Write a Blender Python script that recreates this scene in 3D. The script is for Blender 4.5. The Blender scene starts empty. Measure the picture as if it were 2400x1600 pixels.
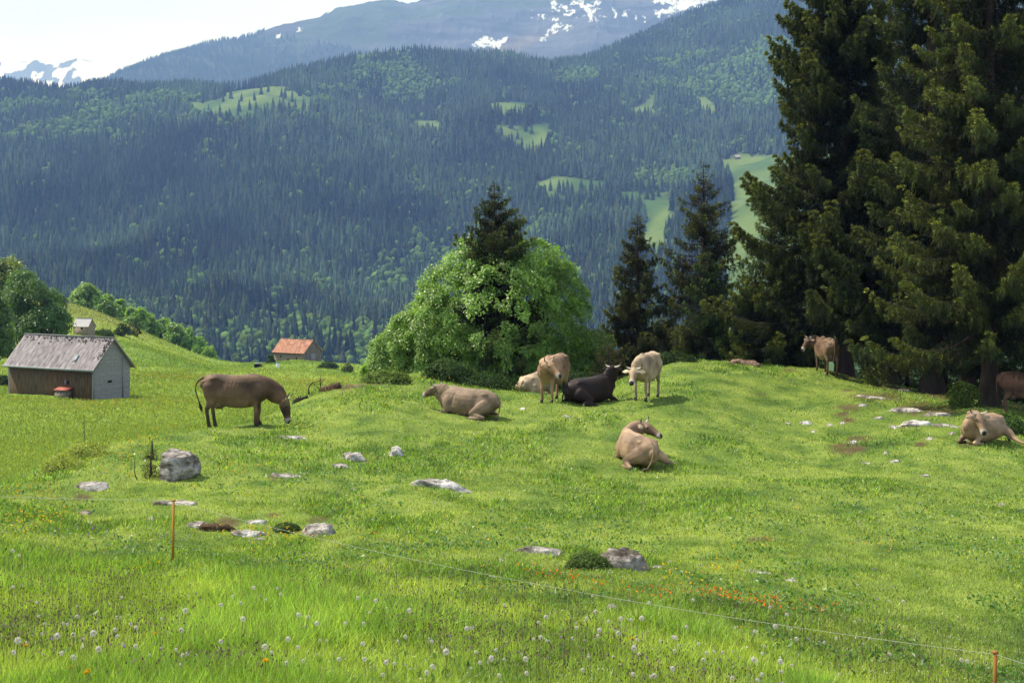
import bpy, bmesh, math
import numpy as np
from mathutils import Vector, Matrix

SC = bpy.context.scene
COL = SC.collection
PI = math.pi
F = 3333.0            # focal length in pixels of a 2400 px wide frame
HZ = 560.0            # row of the true horizon

# ------------------------------------------------------------------ camera
cam = bpy.data.objects.new('camera', bpy.data.cameras.new('camera'))
COL.objects.link(cam)
cam.location = (0, 0, 0)
cam.rotation_euler = (math.radians(90), 0, 0)
cam.data.sensor_width = 36.0
cam.data.lens = 50.0
cam.data.shift_y = -(800 - HZ) / 2400.0
cam.data.clip_start = 0.1
cam.data.clip_end = 60000
SC.camera = cam

# ------------------------------------------------------------------ sky and sun
SUN_EL = math.radians(56)
SUN_AZ = math.radians(-72)     # measured from the view direction, negative = left
sun_dir = Vector((math.sin(SUN_AZ) * math.cos(SUN_EL), math.cos(SUN_AZ) * math.cos(SUN_EL), math.sin(SUN_EL)))
world = bpy.data.worlds.new('World')
SC.world = world
world.use_nodes = True
wn = world.node_tree.nodes
wl = world.node_tree.links
wn.clear()
w_out = wn.new('ShaderNodeOutputWorld')
w_bg = wn.new('ShaderNodeBackground')
w_sky = wn.new('ShaderNodeTexSky')
w_sky.sky_type = 'NISHITA'
w_sky.sun_disc = False
w_sky.sun_elevation = SUN_EL
w_sky.sun_rotation = SUN_AZ
w_sky.altitude = 1200
w_sky.air_density = 1.0
w_sky.dust_density = 2.0
w_sky.ozone_density = 1.0
w_bg.inputs['Strength'].default_value = 0.11
# thin high cloud whitens the sky
w_tc = wn.new('ShaderNodeTexCoord')
w_map = wn.new('ShaderNodeMapping')
w_map.inputs['Scale'].default_value = (1.0, 1.0, 5.0)
w_nz = wn.new('ShaderNodeTexNoise')
w_nz.inputs['Scale'].default_value = 2.2
w_nz.inputs['Detail'].default_value = 7
w_rmp = wn.new('ShaderNodeMapRange')
w_rmp.inputs[1].default_value = 0.35
w_rmp.inputs[2].default_value = 0.7
w_rmp.inputs[3].default_value = 0.35
w_rmp.inputs[4].default_value = 0.8
w_mix = wn.new('ShaderNodeMixRGB')
w_mix.inputs[2].default_value = (6.3, 7.0, 8.3, 1)
wl.new(w_tc.outputs['Generated'], w_map.inputs[0])
wl.new(w_map.outputs[0], w_nz.inputs['Vector'])
wl.new(w_nz.outputs['Fac'], w_rmp.inputs[0])
wl.new(w_rmp.outputs[0], w_mix.inputs[0])
wl.new(w_sky.outputs[0], w_mix.inputs[1])
wl.new(w_mix.outputs[0], w_bg.inputs[0])
wl.new(w_bg.outputs[0], w_out.inputs[0])

sun = bpy.data.objects.new('sun', bpy.data.lights.new('sun', 'SUN'))
COL.objects.link(sun)
sun.data.energy = 4.6
sun.data.angle = math.radians(0.5)
sun.data.color = (1.0, 0.955, 0.88)
sun.rotation_euler = sun_dir.to_track_quat('Z', 'Y').to_euler()

SC.view_settings.view_transform = 'Standard'
SC.view_settings.look = 'None'
SC.view_settings.gamma = 1.0
SC.view_settings.exposure = 0.75
SC.render.engine = 'CYCLES'
SC.cycles.max_bounces = 8
SC.cycles.diffuse_bounces = 2
SC.cycles.glossy_bounces = 2
SC.cycles.transmission_bounces = 4
SC.cycles.volume_bounces = 0
SC.cycles.transparent_max_bounces = 8
SC.cycles.use_denoising = True

# ------------------------------------------------------------------ helpers
RNG = np.random.RandomState

def tag(o, label=None, cat=None, group=None, kind=None):
    if label: o['label'] = label
    if cat: o['category'] = cat
    if group: o['group'] = group
    if kind: o['kind'] = kind
    return o

def thing(name, label, cat, loc=(0, 0, 0), rz=0.0, group=None):
    o = bpy.data.objects.new(name, None)
    COL.objects.link(o)
    o.location = loc
    o.rotation_euler = (0, 0, rz)
    o.empty_display_size = 0.2
    return tag(o, label, cat, group)

def make_mesh(name, V, faces, col=None, smooth=False):
    """faces: list of integer arrays (n,k)"""
    V = np.asarray(V, dtype=np.float32)
    me = bpy.data.meshes.new(name)
    if isinstance(faces, np.ndarray): faces = [faces]
    faces = [np.asarray(f, dtype=np.int32) for f in faces if len(f)]
    loops = np.concatenate([f.ravel() for f in faces])
    sizes = np.concatenate([np.full(len(f), f.shape[1], dtype=np.int32) for f in faces])
    starts = np.concatenate([[0], np.cumsum(sizes)[:-1]]).astype(np.int32)
    me.vertices.add(len(V)); me.vertices.foreach_set('co', V.ravel())
    me.loops.add(len(loops)); me.loops.foreach_set('vertex_index', loops)
    me.polygons.add(len(sizes)); me.polygons.foreach_set('loop_start', starts)
    if smooth: me.polygons.foreach_set('use_smooth', np.ones(len(sizes), dtype=bool))
    me.update(calc_edges=True)
    if col is not None:
        c = np.ones((len(V), 4), dtype=np.float32)
        c[:, :3] = col
        a = me.color_attributes.new(name='Col', type='FLOAT_COLOR', domain='POINT')
        a.data.foreach_set('color', c.ravel())
    return me

def part(name, me, mat, parent=None, label=None):
    o = bpy.data.objects.new(name, me)
    COL.objects.link(o)
    if mat is not None and len(me.materials) == 0: me.materials.append(mat)
    if parent is not None: o.parent = parent
    if label: o['label'] = label
    return o

def smoothstep(a, b, x):
    t = np.clip((x - a) / (b - a), 0, 1)
    return t * t * (3 - 2 * t)

_LAT = RNG(7).rand(256, 256)
def vnoise(x, y):
    xi = np.floor(x).astype(int); yi = np.floor(y).astype(int)
    fx = x - xi; fy = y - yi
    fx = fx * fx * (3 - 2 * fx); fy = fy * fy * (3 - 2 * fy)
    a = _LAT[xi & 255, yi & 255]; b = _LAT[(xi + 1) & 255, yi & 255]
    c = _LAT[xi & 255, (yi + 1) & 255]; d = _LAT[(xi + 1) & 255, (yi + 1) & 255]
    return (a * (1 - fx) + b * fx) * (1 - fy) + (c * (1 - fx) + d * fx) * fy - 0.5

def fbm(x, y, o=4, g=0.5):
    s = 0; a = 1.0
    for i in range(o):
        s = s + a * vnoise(x * 2 ** i + 17.3 * i, y * 2 ** i + 9.1 * i); a *= g
    return s

def ridged(x, y, o=5):
    s = 0; a = 1.0
    for i in range(o):
        s = s + a * (0.25 - np.abs(vnoise(x * 2 ** i + 31.3 * i, y * 2 ** i + 5.1 * i))); a *= 0.5
    return s

def in_poly(px, py, poly):
    px = np.asarray(px, float); py = np.asarray(py, float)
    r = np.zeros(px.shape, bool); n = len(poly); j = n - 1
    for i in range(n):
        xi, yi = poly[i]; xj, yj = poly[j]
        c = ((yi > py) != (yj > py)) & (px < (xj - xi) * (py - yi) / (yj - yi + 1e-9) + xi)
        r ^= c; j = i
    return r

# ---- materials
def new_mat(name):
    m = bpy.data.materials.new(name); m.use_nodes = True
    nt = m.node_tree; nt.nodes.clear()
    return m, nt

def mat(name, color=(0.5, 0.5, 0.5), rough=0.8, attr=False, noise=(), bump=None, trans=0.0, tcol=None,
        spec=0.3, metallic=0.0, coat=None):
    """noise: list of (scale, amount, (mul rgb)) darkening/tinting noises in object space"""
    m, nt = new_mat(name); N = nt.nodes; L = nt.links
    out = N.new('ShaderNodeOutputMaterial'); b = N.new('ShaderNodeBsdfPrincipled')
    b.inputs['Roughness'].default_value = rough
    b.inputs['Specular IOR Level'].default_value = spec
    b.inputs['Metallic'].default_value = metallic
    tc = N.new('ShaderNodeTexCoord')
    if attr:
        a = N.new('ShaderNodeVertexColor'); a.layer_name = 'Col'; cur = a.outputs[0]
    else:
        a = N.new('ShaderNodeRGB'); a.outputs[0].default_value = (*color, 1); cur = a.outputs[0]
    for (sc, amt, tint) in noise:
        n = N.new('ShaderNodeTexNoise'); n.inputs['Detail'].default_value = 5
        if isinstance(sc, tuple):
            mp = N.new('ShaderNodeMapping'); mp.inputs['Scale'].default_value = sc
            L.new(tc.outputs['Object'], mp.inputs[0]); L.new(mp.outputs[0], n.inputs['Vector'])
            n.inputs['Scale'].default_value = 1.0
        else:
            n.inputs['Scale'].default_value = sc; L.new(tc.outputs['Object'], n.inputs['Vector'])
        r = N.new('ShaderNodeMapRange'); r.inputs[1].default_value = 0.35; r.inputs[2].default_value = 0.65
        L.new(n.outputs['Fac'], r.inputs[0])
        mm = N.new('ShaderNodeMath'); mm.operation = 'MULTIPLY'; mm.inputs[1].default_value = amt
        L.new(r.outputs[0], mm.inputs[0])
        mx = N.new('ShaderNodeMixRGB'); mx.blend_type = 'MULTIPLY'
        mx.inputs[2].default_value = (*tint, 1)
        L.new(mm.outputs[0], mx.inputs[0]); L.new(cur, mx.inputs[1]); cur = mx.outputs[0]
    L.new(cur, b.inputs['Base Color'])
    if bump:
        n = N.new('ShaderNodeTexNoise'); n.inputs['Detail'].default_value = 8
        if isinstance(bump[0], tuple):
            mp = N.new('ShaderNodeMapping'); mp.inputs['Scale'].default_value = bump[0]
            L.new(tc.outputs['Object'], mp.inputs[0]); L.new(mp.outputs[0], n.inputs['Vector']); n.inputs['Scale'].default_value = 1.0
        else:
            n.inputs['Scale'].default_value = bump[0]; L.new(tc.outputs['Object'], n.inputs['Vector'])
        bp = N.new('ShaderNodeBump'); bp.inputs['Strength'].default_value = bump[1]
        bp.inputs['Distance'].default_value = bump[2]
        L.new(n.outputs['Fac'], bp.inputs['Height']); L.new(bp.outputs[0], b.inputs['Normal'])
    sh = b.outputs[0]
    if trans > 0:
        t = N.new('ShaderNodeBsdfTranslucent')
        mx = N.new('ShaderNodeMixRGB'); mx.blend_type = 'MULTIPLY'; mx.inputs[0].default_value = 1
        mx.inputs[2].default_value = (*(tcol or (1, 1, 1)), 1)
        L.new(cur, mx.inputs[1]); L.new(mx.outputs[0], t.inputs[0])
        ms = N.new('ShaderNodeMixShader'); ms.inputs[0].default_value = trans
        L.new(sh, ms.inputs[1]); L.new(t.outputs[0], ms.inputs[2]); sh = ms.outputs[0]
    L.new(sh, out.inputs[0])
    return m

# ------------------------------------------------------------------ terrain sheets
class Sheet:
    """height field through surveyed points (column, row, depth), thin plate in (column, ln depth)"""
    def __init__(s, pts, reg=0.003):
        P = np.array(pts, float)
        s.X = np.c_[P[:, 0] / 500.0, np.log(P[:, 2]) * 2.0]
        z = (HZ - P[:, 1]) / F * P[:, 2]
        n = len(P)
        K = s.k(s.X, s.X) + np.eye(n) * reg
        A = np.zeros((n + 3, n + 3)); A[:n, :n] = K
        A[:n, n:] = np.c_[np.ones(n), s.X]; A[n:, :n] = A[:n, n:].T
        s.w = np.linalg.solve(A, np.r_[z, 0, 0, 0])
    @staticmethod
    def k(a, b):
        d2 = ((a[:, None, :] - b[None, :, :]) ** 2).sum(-1)
        return 0.5 * d2 * np.log(d2 + 1e-9)
    def z(s, px, d):
        px = np.atleast_1d(np.asarray(px, float)); d = np.atleast_1d(np.asarray(d, float))
        px, d = np.broadcast_arrays(px, d); sh = px.shape
        q = np.c_[px.ravel() / 500.0, np.log(d.ravel()) * 2.0]; r = np.empty(len(q)); n = len(s.X)
        for i in range(0, len(q), 20000):
            qq = q[i:i + 20000]
            r[i:i + 20000] = s.k(qq, s.X) @ s.w[:n] + s.w[n] + qq @ s.w[n + 1:]
        return r.reshape(sh)
    def zxy(s, x, y):
        y = np.maximum(np.asarray(y, float), 0.5)
        return s.z(1200 + F * np.asarray(x, float) / y, y)

near_pts = [
 (-1500,2200,5),(0,2230,5),(1200,2250,5),(2400,2350,5),(3900,2350,5),(1200,4300,2),(-1500,4300,2),(3900,4300,2),
 (-900,1620,10),(0,1585,10),(600,1585,10),(1200,1600,10.5),(1800,1600,12),(2400,1610,14),(3300,1620,14.5),
 (-900,1330,18),(0,1325,18),(405,1332,18),(1200,1325,19),(1800,1325,20),(2400,1330,21),(3300,1340,21),
 (-900,1200,25),(0,1185,24),(405,1215,24),(1200,1200,26),(1800,1180,27),(2400,1205,28),(3300,1220,28),
 (-900,1170,30),(0,1138,29),(100,1100,31),(200,1150,27),(200,1048,33),(150,1072,32),(300,1032,34),(410,1122,28),(420,1016,37),(700,1105,30),(1000,1130,29),(1500,1087,34),(1900,1080,36),(2310,1035,39),(2420,1040,40),
 (560,1003,37),(600,984,40),(645,964,42),(700,1000,37),(1100,985,39),(1300,940,43),(1510,935,43),(1850,940,47),(2120,975,44),(2240,985,43),
 (740,912,46),(850,897,50),(980,876,52),(1100,893,52),(1230,916,51),(1330,927,50),(1400,912,52),(1450,893,54),(1560,847,57),(1700,849,57),(1850,862,56),
 (1940,870,54),(1980,884,54),(2100,925,49),(2320,955,46),(2405,975,45),(2600,985,46),(3300,1010,46),
 (1170,908,58),(1490,885,61),(1640,865,61),(1975,880,58),(2170,925,51),(2500,960,55),(2200,925,62),
 (-900,1260,38),(0,1240,36),(200,1140,40),(400,1110,44),(560,1040,46),(645,1015,50),(740,960,56),(850,930,60),(1000,915,62),(1200,935,66),(1600,905,68),(2000,905,68),(2500,985,70),
 (-900,1520,55),(0,1500,52),(300,1420,55),(560,1300,66),(850,1150,85),(1200,1100,95),(1600,1080,95),(2000,1060,100),(2500,1100,100),(3300,1150,100),
 (0,1900,120),(600,1800,150),(1200,1500,200),(1800,1450,220),(2500,1450,220),(3300,1450,220)]
low_pts = [
 (-900,1500,34),(0,1480,36),(400,1480,36),(700,1460,40),(1100,1440,45),
 (-900,1240,48),(0,1200,48),(400,1200,48),(700,1180,50),(1100,1200,60),
 (-900,1130,62),(0,1100,62),(300,1090,62),(560,1075,62),(800,1060,65),
 (-900,1000,88),(0,1000,86),(250,985,90),(450,975,92),(600,960,95),(800,950,100),
 (-900,930,115),(0,925,112),(100,928,111),(219,929,112),(303,918,116),(350,915,118),(450,915,122),(600,905,130),(740,905,140),(1100,960,150),
 (-900,880,160),(0,880,150),(160,880,150),(300,868,165),(450,868,175),(600,872,190),(720,876,200),(860,885,220),
 (-900,800,210),(0,810,205),(100,800,205),(195,780,232),(300,805,215),(400,832,220),(500,858,240),(600,866,250),
 (-900,700,280),(0,705,275),(160,717,275),(230,738,275),(300,765,270),(400,808,275),(500,848,285),(600,857,300),(695,851,300),(780,862,300),(850,872,300),(1100,960,300),
 (-900,760,340),(0,760,335),(160,775,335),(300,830,335),(500,920,350),(700,915,350),(850,930,350),(1100,1050,350),
 (-900,1050,500),(0,1050,500),(500,1200,500),(850,1200,500),(1100,1250,500)]
hill_pts = [
 (-900,1500,420),(800,1500,420),(2000,1400,420),(3300,1300,420),
 (-900,1180,700),(0,1180,700),(800,1180,700),(1600,1100,700),(2400,1000,700),(3300,950,700),
 (-900,960,1000),(0,960,1000),(800,980,1000),(1400,960,1000),(1800,860,1000),(2400,840,1000),(3300,800,1000),
 (-900,790,1300),(0,800,1300),(450,840,1280),(850,860,1260),(1200,820,1300),(1600,760,1280),(1800,700,1280),(2400,650,1300),(3300,620,1300),
 (-900,640,1600),(0,650,1600),(500,670,1600),(900,690,1600),(1300,640,1600),(1600,600,1580),(1800,570,1560),(2400,530,1600),(3300,500,1600),
 (-900,520,1900),(0,530,1900),(500,540,1900),(900,550,1900),(1300,510,1850),(1550,490,1850),(1750,450,1850),(2400,410,1900),
 (-900,400,2200),(0,420,2200),(500,410,2200),(900,400,2200),(1300,395,2150),(1600,400,2100),(1750,372,2080),(2400,330,2200),
 (-900,330,2400),(0,345,2400),(400,330,2400),(600,300,2400),(1000,330,2380),(1300,335,2350),(1600,330,2300),(2000,290,2300),
 (-900,290,2600),(0,290,2600),(400,275,2600),(600,262,2550),(1000,293,2550),(1220,310,2450),(1600,290,2450),(2000,240,2500),
 (0,240,2800),(250,235,2800),(450,240,2750),(600,235,2700),(750,232,2700),(1000,262,2700),(1250,262,2650),(1520,260,2600),(2000,190,2700),
 (-900,190,3000),(0,196,3000),(250,197,3000),(450,205,2950),(560,212,2950),(700,190,2900),(850,180,2900),(1000,195,2900),(1250,205,2950),(1600,195,2950),(2000,120,3000),
 (700,166,3100),(850,132,3150),(1000,116,3200),(1200,126,3200),(1320,152,3250),(1640,110,3300),(1900,60,3300),(2400,0,3300),
 (1340,150,3400),(1480,95,3550),(1560,60,3650),(1640,33,3750),(1720,5,3850),(1850,-40,3900),(2400,-160,4000),(3300,-260,4000),
 (-900,270,3400),(0,270,3400),(300,270,3400),(560,250,3400),(850,190,3600),(1100,175,3700),(1340,190,3900),(1640,90,4200),(2000,20,4300),(3300,-100,4300)]
NEAR = Sheet(near_pts); LOW = Sheet(low_pts); HILL = Sheet(hill_pts, 0.02)

def near_bump(x, y):
    a = smoothstep(6, 16, y)
    return a * (0.08 * fbm(x * 0.42 + 3, y * 0.30, 2) + 0.10 * fbm(x * 1.3, y * 1.0, 3))
def near_z(x, y): return NEAR.zxy(x, y) + near_bump(np.asarray(x, float), np.asarray(y, float))
def low_z(x, y):
    x = np.asarray(x, float); y = np.asarray(y, float)
    return LOW.zxy(x, y) + 0.9 * fbm(x / 14, y / 20, 3) * smoothstep(40, 90, y)
def hill_z(x, y):
    x = np.asarray(x, float); y = np.asarray(y, float)
    a = smoothstep(500, 1300, y) * (1 - 0.7 * smoothstep(2400, 3000, y))
    return HILL.zxy(x, y) + a * (52 * fbm(x / 260 + 4, y / 420 + 2, 4) + 40 * ridged(x / 210 + y / 700, y / 900, 3))

def at(px, py, zf=near_z, lo=9.0, hi=62.0):
    """first point of the ground on the line of sight through that pixel"""
    d = np.linspace(lo, hi, 1600)
    z = zf((px - 1200) / F * d, d)
    row = HZ - z / d * F
    k = np.where(row <= py)[0]
    i = k[0] if len(k) else len(d) - 1
    return Vector(((px - 1200) / F * d[i], d[i], z[i]))

def on(px, d, zf=near_z):
    x = (px - 1200) / F * d
    return Vector((x, d, float(np.ravel(zf(x, d))[0])))

def sheet_mesh(name, zf, px0, px1, npx, d0, d1, nd, colf):
    px = np.linspace(px0, px1, npx); d = np.exp(np.linspace(math.log(d0), math.log(d1), nd))
    D, P = np.meshgrid(d, px, indexing='ij'); X = (P - 1200) / F * D
    Z = zf(X, D)
    V = np.stack([X, D, Z], -1).reshape(-1, 3)
    i = np.arange(nd - 1)[:, None] * npx + np.arange(npx - 1)[None, :]
    Q = np.stack([i, i + 1, i + 1 + npx, i + npx], -1).reshape(-1, 4)
    C = colf(X, D, Z).reshape(-1, 3)
    return make_mesh(name, V, Q, C, True)

# bare soil patches of the near meadow: (column, row, half width px, half height px)
SOIL = [(1992,953,30,7),(1985,1050,42,14),(1975,972,18,5),(1990,985,16,6),(2060,930,55,10),(2150,955,50,14),(2010,1030,30,8),(1985,915,12,4),
        (2160,1040,18,6),(2270,1040,16,6),(530,1225,30,12),(745,1218,26,8),(1415,1300,14,12),(640,1205,14,5),(1780,1262,30,6),(2080,905,40,8),(2200,960,50,14),
        (190,1165,20,8),(1155,940,14,4),(1780,925,16,4),(1300,1010,8,3),(790,905,40,9),(870,895,30,7),(2260,1045,14,5),(1850,868,16,4),(640,1120,12,6)]
def soil_amount(x, y, z):
    px = 1200 + F * x / y; py = HZ - F * z / y
    s = np.zeros_like(px); e = 0.5 * fbm(px / 14, py / 6, 3)
    for (a, b, w, h) in SOIL:
        s = np.maximum(s, 1 - smoothstep(0.55, 1.15, np.sqrt(((px - a) / (w * 1.15)) ** 2 + ((py - b) / (h * 1.25)) ** 2) + e))
    # litter and shade-bare ground under the big spruces
    t = smoothstep(0, 1, (px - 1900) / 60) * smoothstep(0, 1.0, (y - (52 - (px - 2000) / 400 * 7)) / 2.0)
    return np.clip(np.maximum(s, t * 0.85) * (.8 + .5 * fbm(x * 2.2, y * 2.2, 3)), 0, 1)

G_LIGHT = np.array([0.320, 0.400, 0.085]); G_MID = np.array([0.195, 0.290, 0.055]); G_DARK = np.array([0.072, 0.150, 0.034])
def green_field(x, y, s=1.0):
    n = 0.30 * fbm(x / (3.0 * s) + 11, y / (4.4 * s), 3) + 0.8 * fbm(x / (0.55 * s), y / (0.8 * s), 3)
    t = np.clip(0.66 + 1.05 * n, 0, 1)[..., None]
    lo = np.where(t < 0.5, G_DARK + (G_MID - G_DARK) * t * 2, G_MID + (G_LIGHT - G_MID) * (t * 2 - 1))
    return lo
def near_col(X, Y, Z):
    c = green_field(X, Y) * 0.62
    s = soil_amount(X, Y, Z)[..., None]
    return c * (1 - s) + np.array([0.095, 0.060, 0.036]) * s
def low_col(X, Y, Z):
    n = fbm(X / 22, Y / 34, 4)[..., None]
    px = 1200 + F * X / Y; py = HZ - F * Z / Y
    c = G_MID * 0.85 + (G_LIGHT * 0.85 - G_MID * 0.85) * np.clip(0.55 + n * 1.2, 0, 1)
    brow = (smoothstep(235, 265, Y) * (1 - smoothstep(300, 420, px)))[..., None] * 0.5
    c = c * (1 - brow) + np.array([0.22, 0.19, 0.07]) * brow
    return c
m_near = mat('meadow_soil', attr=True, rough=0.95, noise=[(2.0, 0.5, (0.6, 0.7, 0.5)), (14.0, 0.5, (0.55, 0.6, 0.5))], bump=(9.0, 0.6, 0.05), spec=0.1)
m_low = mat('pasture_grass', attr=True, rough=0.95, noise=[(0.25, 0.35, (0.8, 0.85, 0.55)), (1.6, 0.55, (0.62, 0.75, 0.5)), (4.0, 0.5, (0.6, 0.72, 0.5))], bump=(2.2, 0.9, 0.35), spec=0.1)
tag(part('meadow', sheet_mesh('meadow', near_z, -2800, 5200, 620, 1.6, 220, 620, near_col), m_near), kind='structure')
tag(part('lower_pasture', sheet_mesh('lower_pasture', low_z, -1500, 1250, 330, 34, 500, 330, low_col), m_low), kind='structure')

# --- far hillside: clearings and broadleaf zones, surveyed as outlines seen from the meadow
OPEN = [[(440,254),(480,240),(540,226),(600,228),(650,234),(700,228),(750,226),(740,238),(690,246),(600,250),(520,262),(470,262)],[(520,222),(560,209),(640,206),(720,210),(700,220),(620,218),(560,224)],
        [(955,286),(1042,288),(1040,298),(985,297)],
        [(1160,296),(1185,292),(1225,300),(1262,292),(1292,316),(1290,334),(1268,352),(1240,345),(1200,325),(1162,312)],
        [(1146,243),(1180,240),(1275,248),(1240,255),(1150,252)],
        [(1258,438),(1290,418),(1335,412),(1402,426),(1402,446),(1370,456),(1310,452)],
        [(1438,452),(1500,446),(1560,448),(1552,470),(1580,480),(1572,570),(1505,560),(1512,500),(1490,474),(1450,470)],
        [(1686,372),(1760,362),(2500,350),(2600,1000),(1640,1000),(1690,760),(1700,600),(1712,520),(1722,460),(1718,410)],
        [(1486,254),(1510,236),(1530,222),(1546,238),(1540,256)],
        [(1640,220),(1664,226),(1696,262),(1684,268),(1650,240)]]
LEAFY = [([(-400,215),(140,218),(300,222),(470,232),(520,268),(480,300),(300,330),(0,334),(-400,334)],0.72,0.18),
         ([(838,122),(915,108),(990,150),(1040,200),(1000,250),(915,250),(720,244),(700,214),(830,196)],0.60,0.30),
         ([(1270,160),(1450,160),(1620,130),(1800,92),(2300,60),(2300,260),(1800,262),(1640,235),(1480,222),(1280,226)],0.55,0.16),
         ([(1478,372),(1560,360),(1625,368),(1630,440),(1560,452),(1470,446)],0.65,0.1),
         ([(430,650),(700,590),(960,600),(1000,800),(860,900),(440,880)],0.26,0.0),
         ([(960,400),(1420,450),(1440,700),(900,600)],0.17,0.0),
         ([(300,270),(420,262),(740,262),(700,290),(420,302)],0.45,0.2)]
def hill_masks(x, y, z, body=True):
    px = 1200 + F * x / y; py = HZ - F * z / y
    jx = px + 34 * fbm(x / 60, y / 90, 4); jy = py + 15 * fbm(x / 50 + 9, y / 80, 4)
    op = np.zeros(px.shape)
    for p in OPEN:
        for k in ((0,) if not body else (0, 0.3, 0.55)):   # a wood edge stands back from a clearing by its own height
            op = np.maximum(op, in_poly(jx, jy - k * 21.0 * F / y, p))
    leaf = np.full(px.shape, 0.035); gap = np.zeros(px.shape)
    for p, a, g in LEAFY:
        k = in_poly(jx, jy, p); leaf[k] = a; gap[k] = g
    return op, leaf, gap
def hill_col(X, Y, Z):
    op, leaf, gap = hill_masks(X, Y, Z)
    n = np.clip(0.5 + 1.5 * fbm(X / 60, Y / 90, 5), 0, 1)[..., None]
    floor = np.array([0.028, 0.036, 0.018]) + np.array([0.05, 0.085, 0.02]) * (leaf[..., None] > 0.4) * 0.8
    grass = np.array([0.042, 0.085, 0.020]) * (1 - n) + np.array([0.105, 0.150, 0.036]) * n
    return floor * (1 - op[..., None]) + grass * op[..., None]
m_hill = mat('hillside_ground', attr=True, rough=0.95, noise=[(0.02, 0.35, (0.8, 0.85, 0.7)), (0.1, 0.4, (0.7, 0.78, 0.6))], spec=0.05)
tag(part('hillside', sheet_mesh('hillside', hill_z, -1100, 3300, 560, 420, 4300, 520, hill_col), m_hill), kind='structure')

# --- the bare mountain behind and the distant snowy range
mt_pts = [(-1200,520,4500),(3600,300,4500),(1200,450,4500),
 (-1200,330,5200),(0,300,5200),(260,300,5000),(600,300,5200),(1000,280,5200),(1400,260,5200),(2400,200,5200),(3600,200,5200),
 (270,178,5600),(400,172,5900),(600,175,6000),(900,170,6200),(1200,160,6200),(1500,140,6300),(2400,100,6300),
 (330,140,5900),(400,122,6100),(520,80,6400),(640,42,6700),(700,38,6900),(800,4,7200),(900,-25,7500),(1100,-60,7800),(1500,-70,8000),(2400,-90,8000),(3600,-90,8000),
 (640,110,6400),(800,95,6500),(1000,80,6700),(1240,70,6800),(1240,110,6450),(1400,50,6900),(1400,95,6500),(1600,10,7200),(1600,60,6700),
 (260,210,6200),(520,160,7200),(700,120,7600),(0,330,6500),(-1200,400,6500),(1000,60,8600),(1800,20,8800),(3600,20,8800),(100,300,8000)]
MT = Sheet(mt_pts, 0.05)
SNOWP = [[(1290,3),(1300,5),(1312,22),(1308,26),(1296,16)],[(1312,12),(1335,16),(1334,24),(1322,22)],[(1338,8),(1350,0),(1365,-3),(1376,14),(1366,18),(1345,14)],
         [(1318,32),(1348,23),(1350,28),(1336,37),(1328,36)],[(1372,16),(1402,2),(1412,6),(1396,12),(1385,20),(1390,40),(1392,52),(1384,54),(1376,30)],
         [(1384,24),(1404,17),(1404,23),(1390,28)],[(1272,78),(1295,60),(1320,57),(1305,68),(1285,80),(1274,86)],[(1318,66),(1338,58),(1336,64),(1322,72)],[(1290,78),(1306,74),(1302,80)],
         [(1262,94),(1278,87),(1276,93),(1266,97)],[(1298,48),(1311,40),(1308,48),(1300,52)],[(1262,38),(1270,30),(1278,37),(1270,43)],
         [(1106,108),(1122,90),(1136,88),(1146,86),(1150,96),(1168,96),(1184,90),(1186,96),(1168,112),(1150,112),(1142,104),(1128,112)],[(1186,86),(1188,92),(1176,104),(1174,98)],
         [(1528,10),(1540,0),(1560,-6),(1600,-10),(1660,-22),(1700,-14),(1665,6),(1630,16),(1600,22),(1570,34),(1540,38),(1530,30),(1560,24),(1590,12),(1560,8)],
         [(1458,30),(1466,22),(1462,40),(1456,36)],[(1434,22),(1438,18),(1448,42),(1442,42)],[(1398,43),(1406,44),(1400,50)],[(644,88),(655,80),(656,86),(648,93)],[(696,72),(702,66),(704,72),(698,78)],
         [(766,22),(774,20),(776,26),(768,28)],[(1410,40),(1420,42),(1416,47)]]
def mt_z(x, y):
    x = np.asarray(x, float); y = np.asarray(y, float)
    px = 1200 + F * x / y
    a = 0.25 + 0.75 * smoothstep(700, 1100, px)
    return MT.zxy(x, y) + a * 190 * (ridged(x / 620, y / 900, 6) - 0.15) + 22 * fbm(x / 160, y / 160, 4)
def mt_col(X, Y, Z):
    px = 1200 + F * X / Y; py = HZ - F * Z / Y
    n = fbm(X / 350, Y / 350, 5)
    g = smoothstep(-0.1, 0.25, n + (900 - px) / 1400.0)[..., None]
    strat = np.clip(.5 + 1.3 * fbm(X / 240 + Z / 90, Z / 38 - X / 900, 5), 0, 1)[..., None]
    rock = np.array([0.058, 0.064, 0.075]) * (0.55 + 0.7 * strat)
    grass = np.array([0.036, 0.055, 0.028])
    c = rock * (1 - g) + grass * g
    wood = smoothstep(0.0, 0.12, fbm(X / 260 + 5, Y / 200, 4) + (py - 95) / 160.0)[..., None] * (1 - smoothstep(900, 1100, px))[..., None]
    c = c * (1 - wood) + np.array([0.028, 0.042, 0.022]) * wood
    wx = px + 13 * fbm(px / 9, py / 7, 4); wy = py + 11 * fbm(px / 8 + 4, py / 6, 4)
    s = np.zeros(px.shape)
    for p in SNOWP: s = np.maximum(s, in_poly(wx, wy, p))
    s = np.maximum(s * (fbm(px / 5, py / 4 + 3, 4) > -.30), (fbm(px / 7, py / 3.5, 4) > .44 + .012 * np.abs(py - 40)) * (px > 1240) * (py < 70))
    s = s[..., None]
    tan = np.array([0.20, 0.155, 0.11]); tm = (smoothstep(50, 100, py) * (1 - smoothstep(10, 60, np.abs(px - 1290 + (py - 70) * 2.2))))[..., None] * 0.4 * (py < 130)[..., None]
    c = c * (1 - tm) + tan * tm
    return c * (1 - s) + np.array([0.50, 0.54, 0.60]) * s
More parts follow.
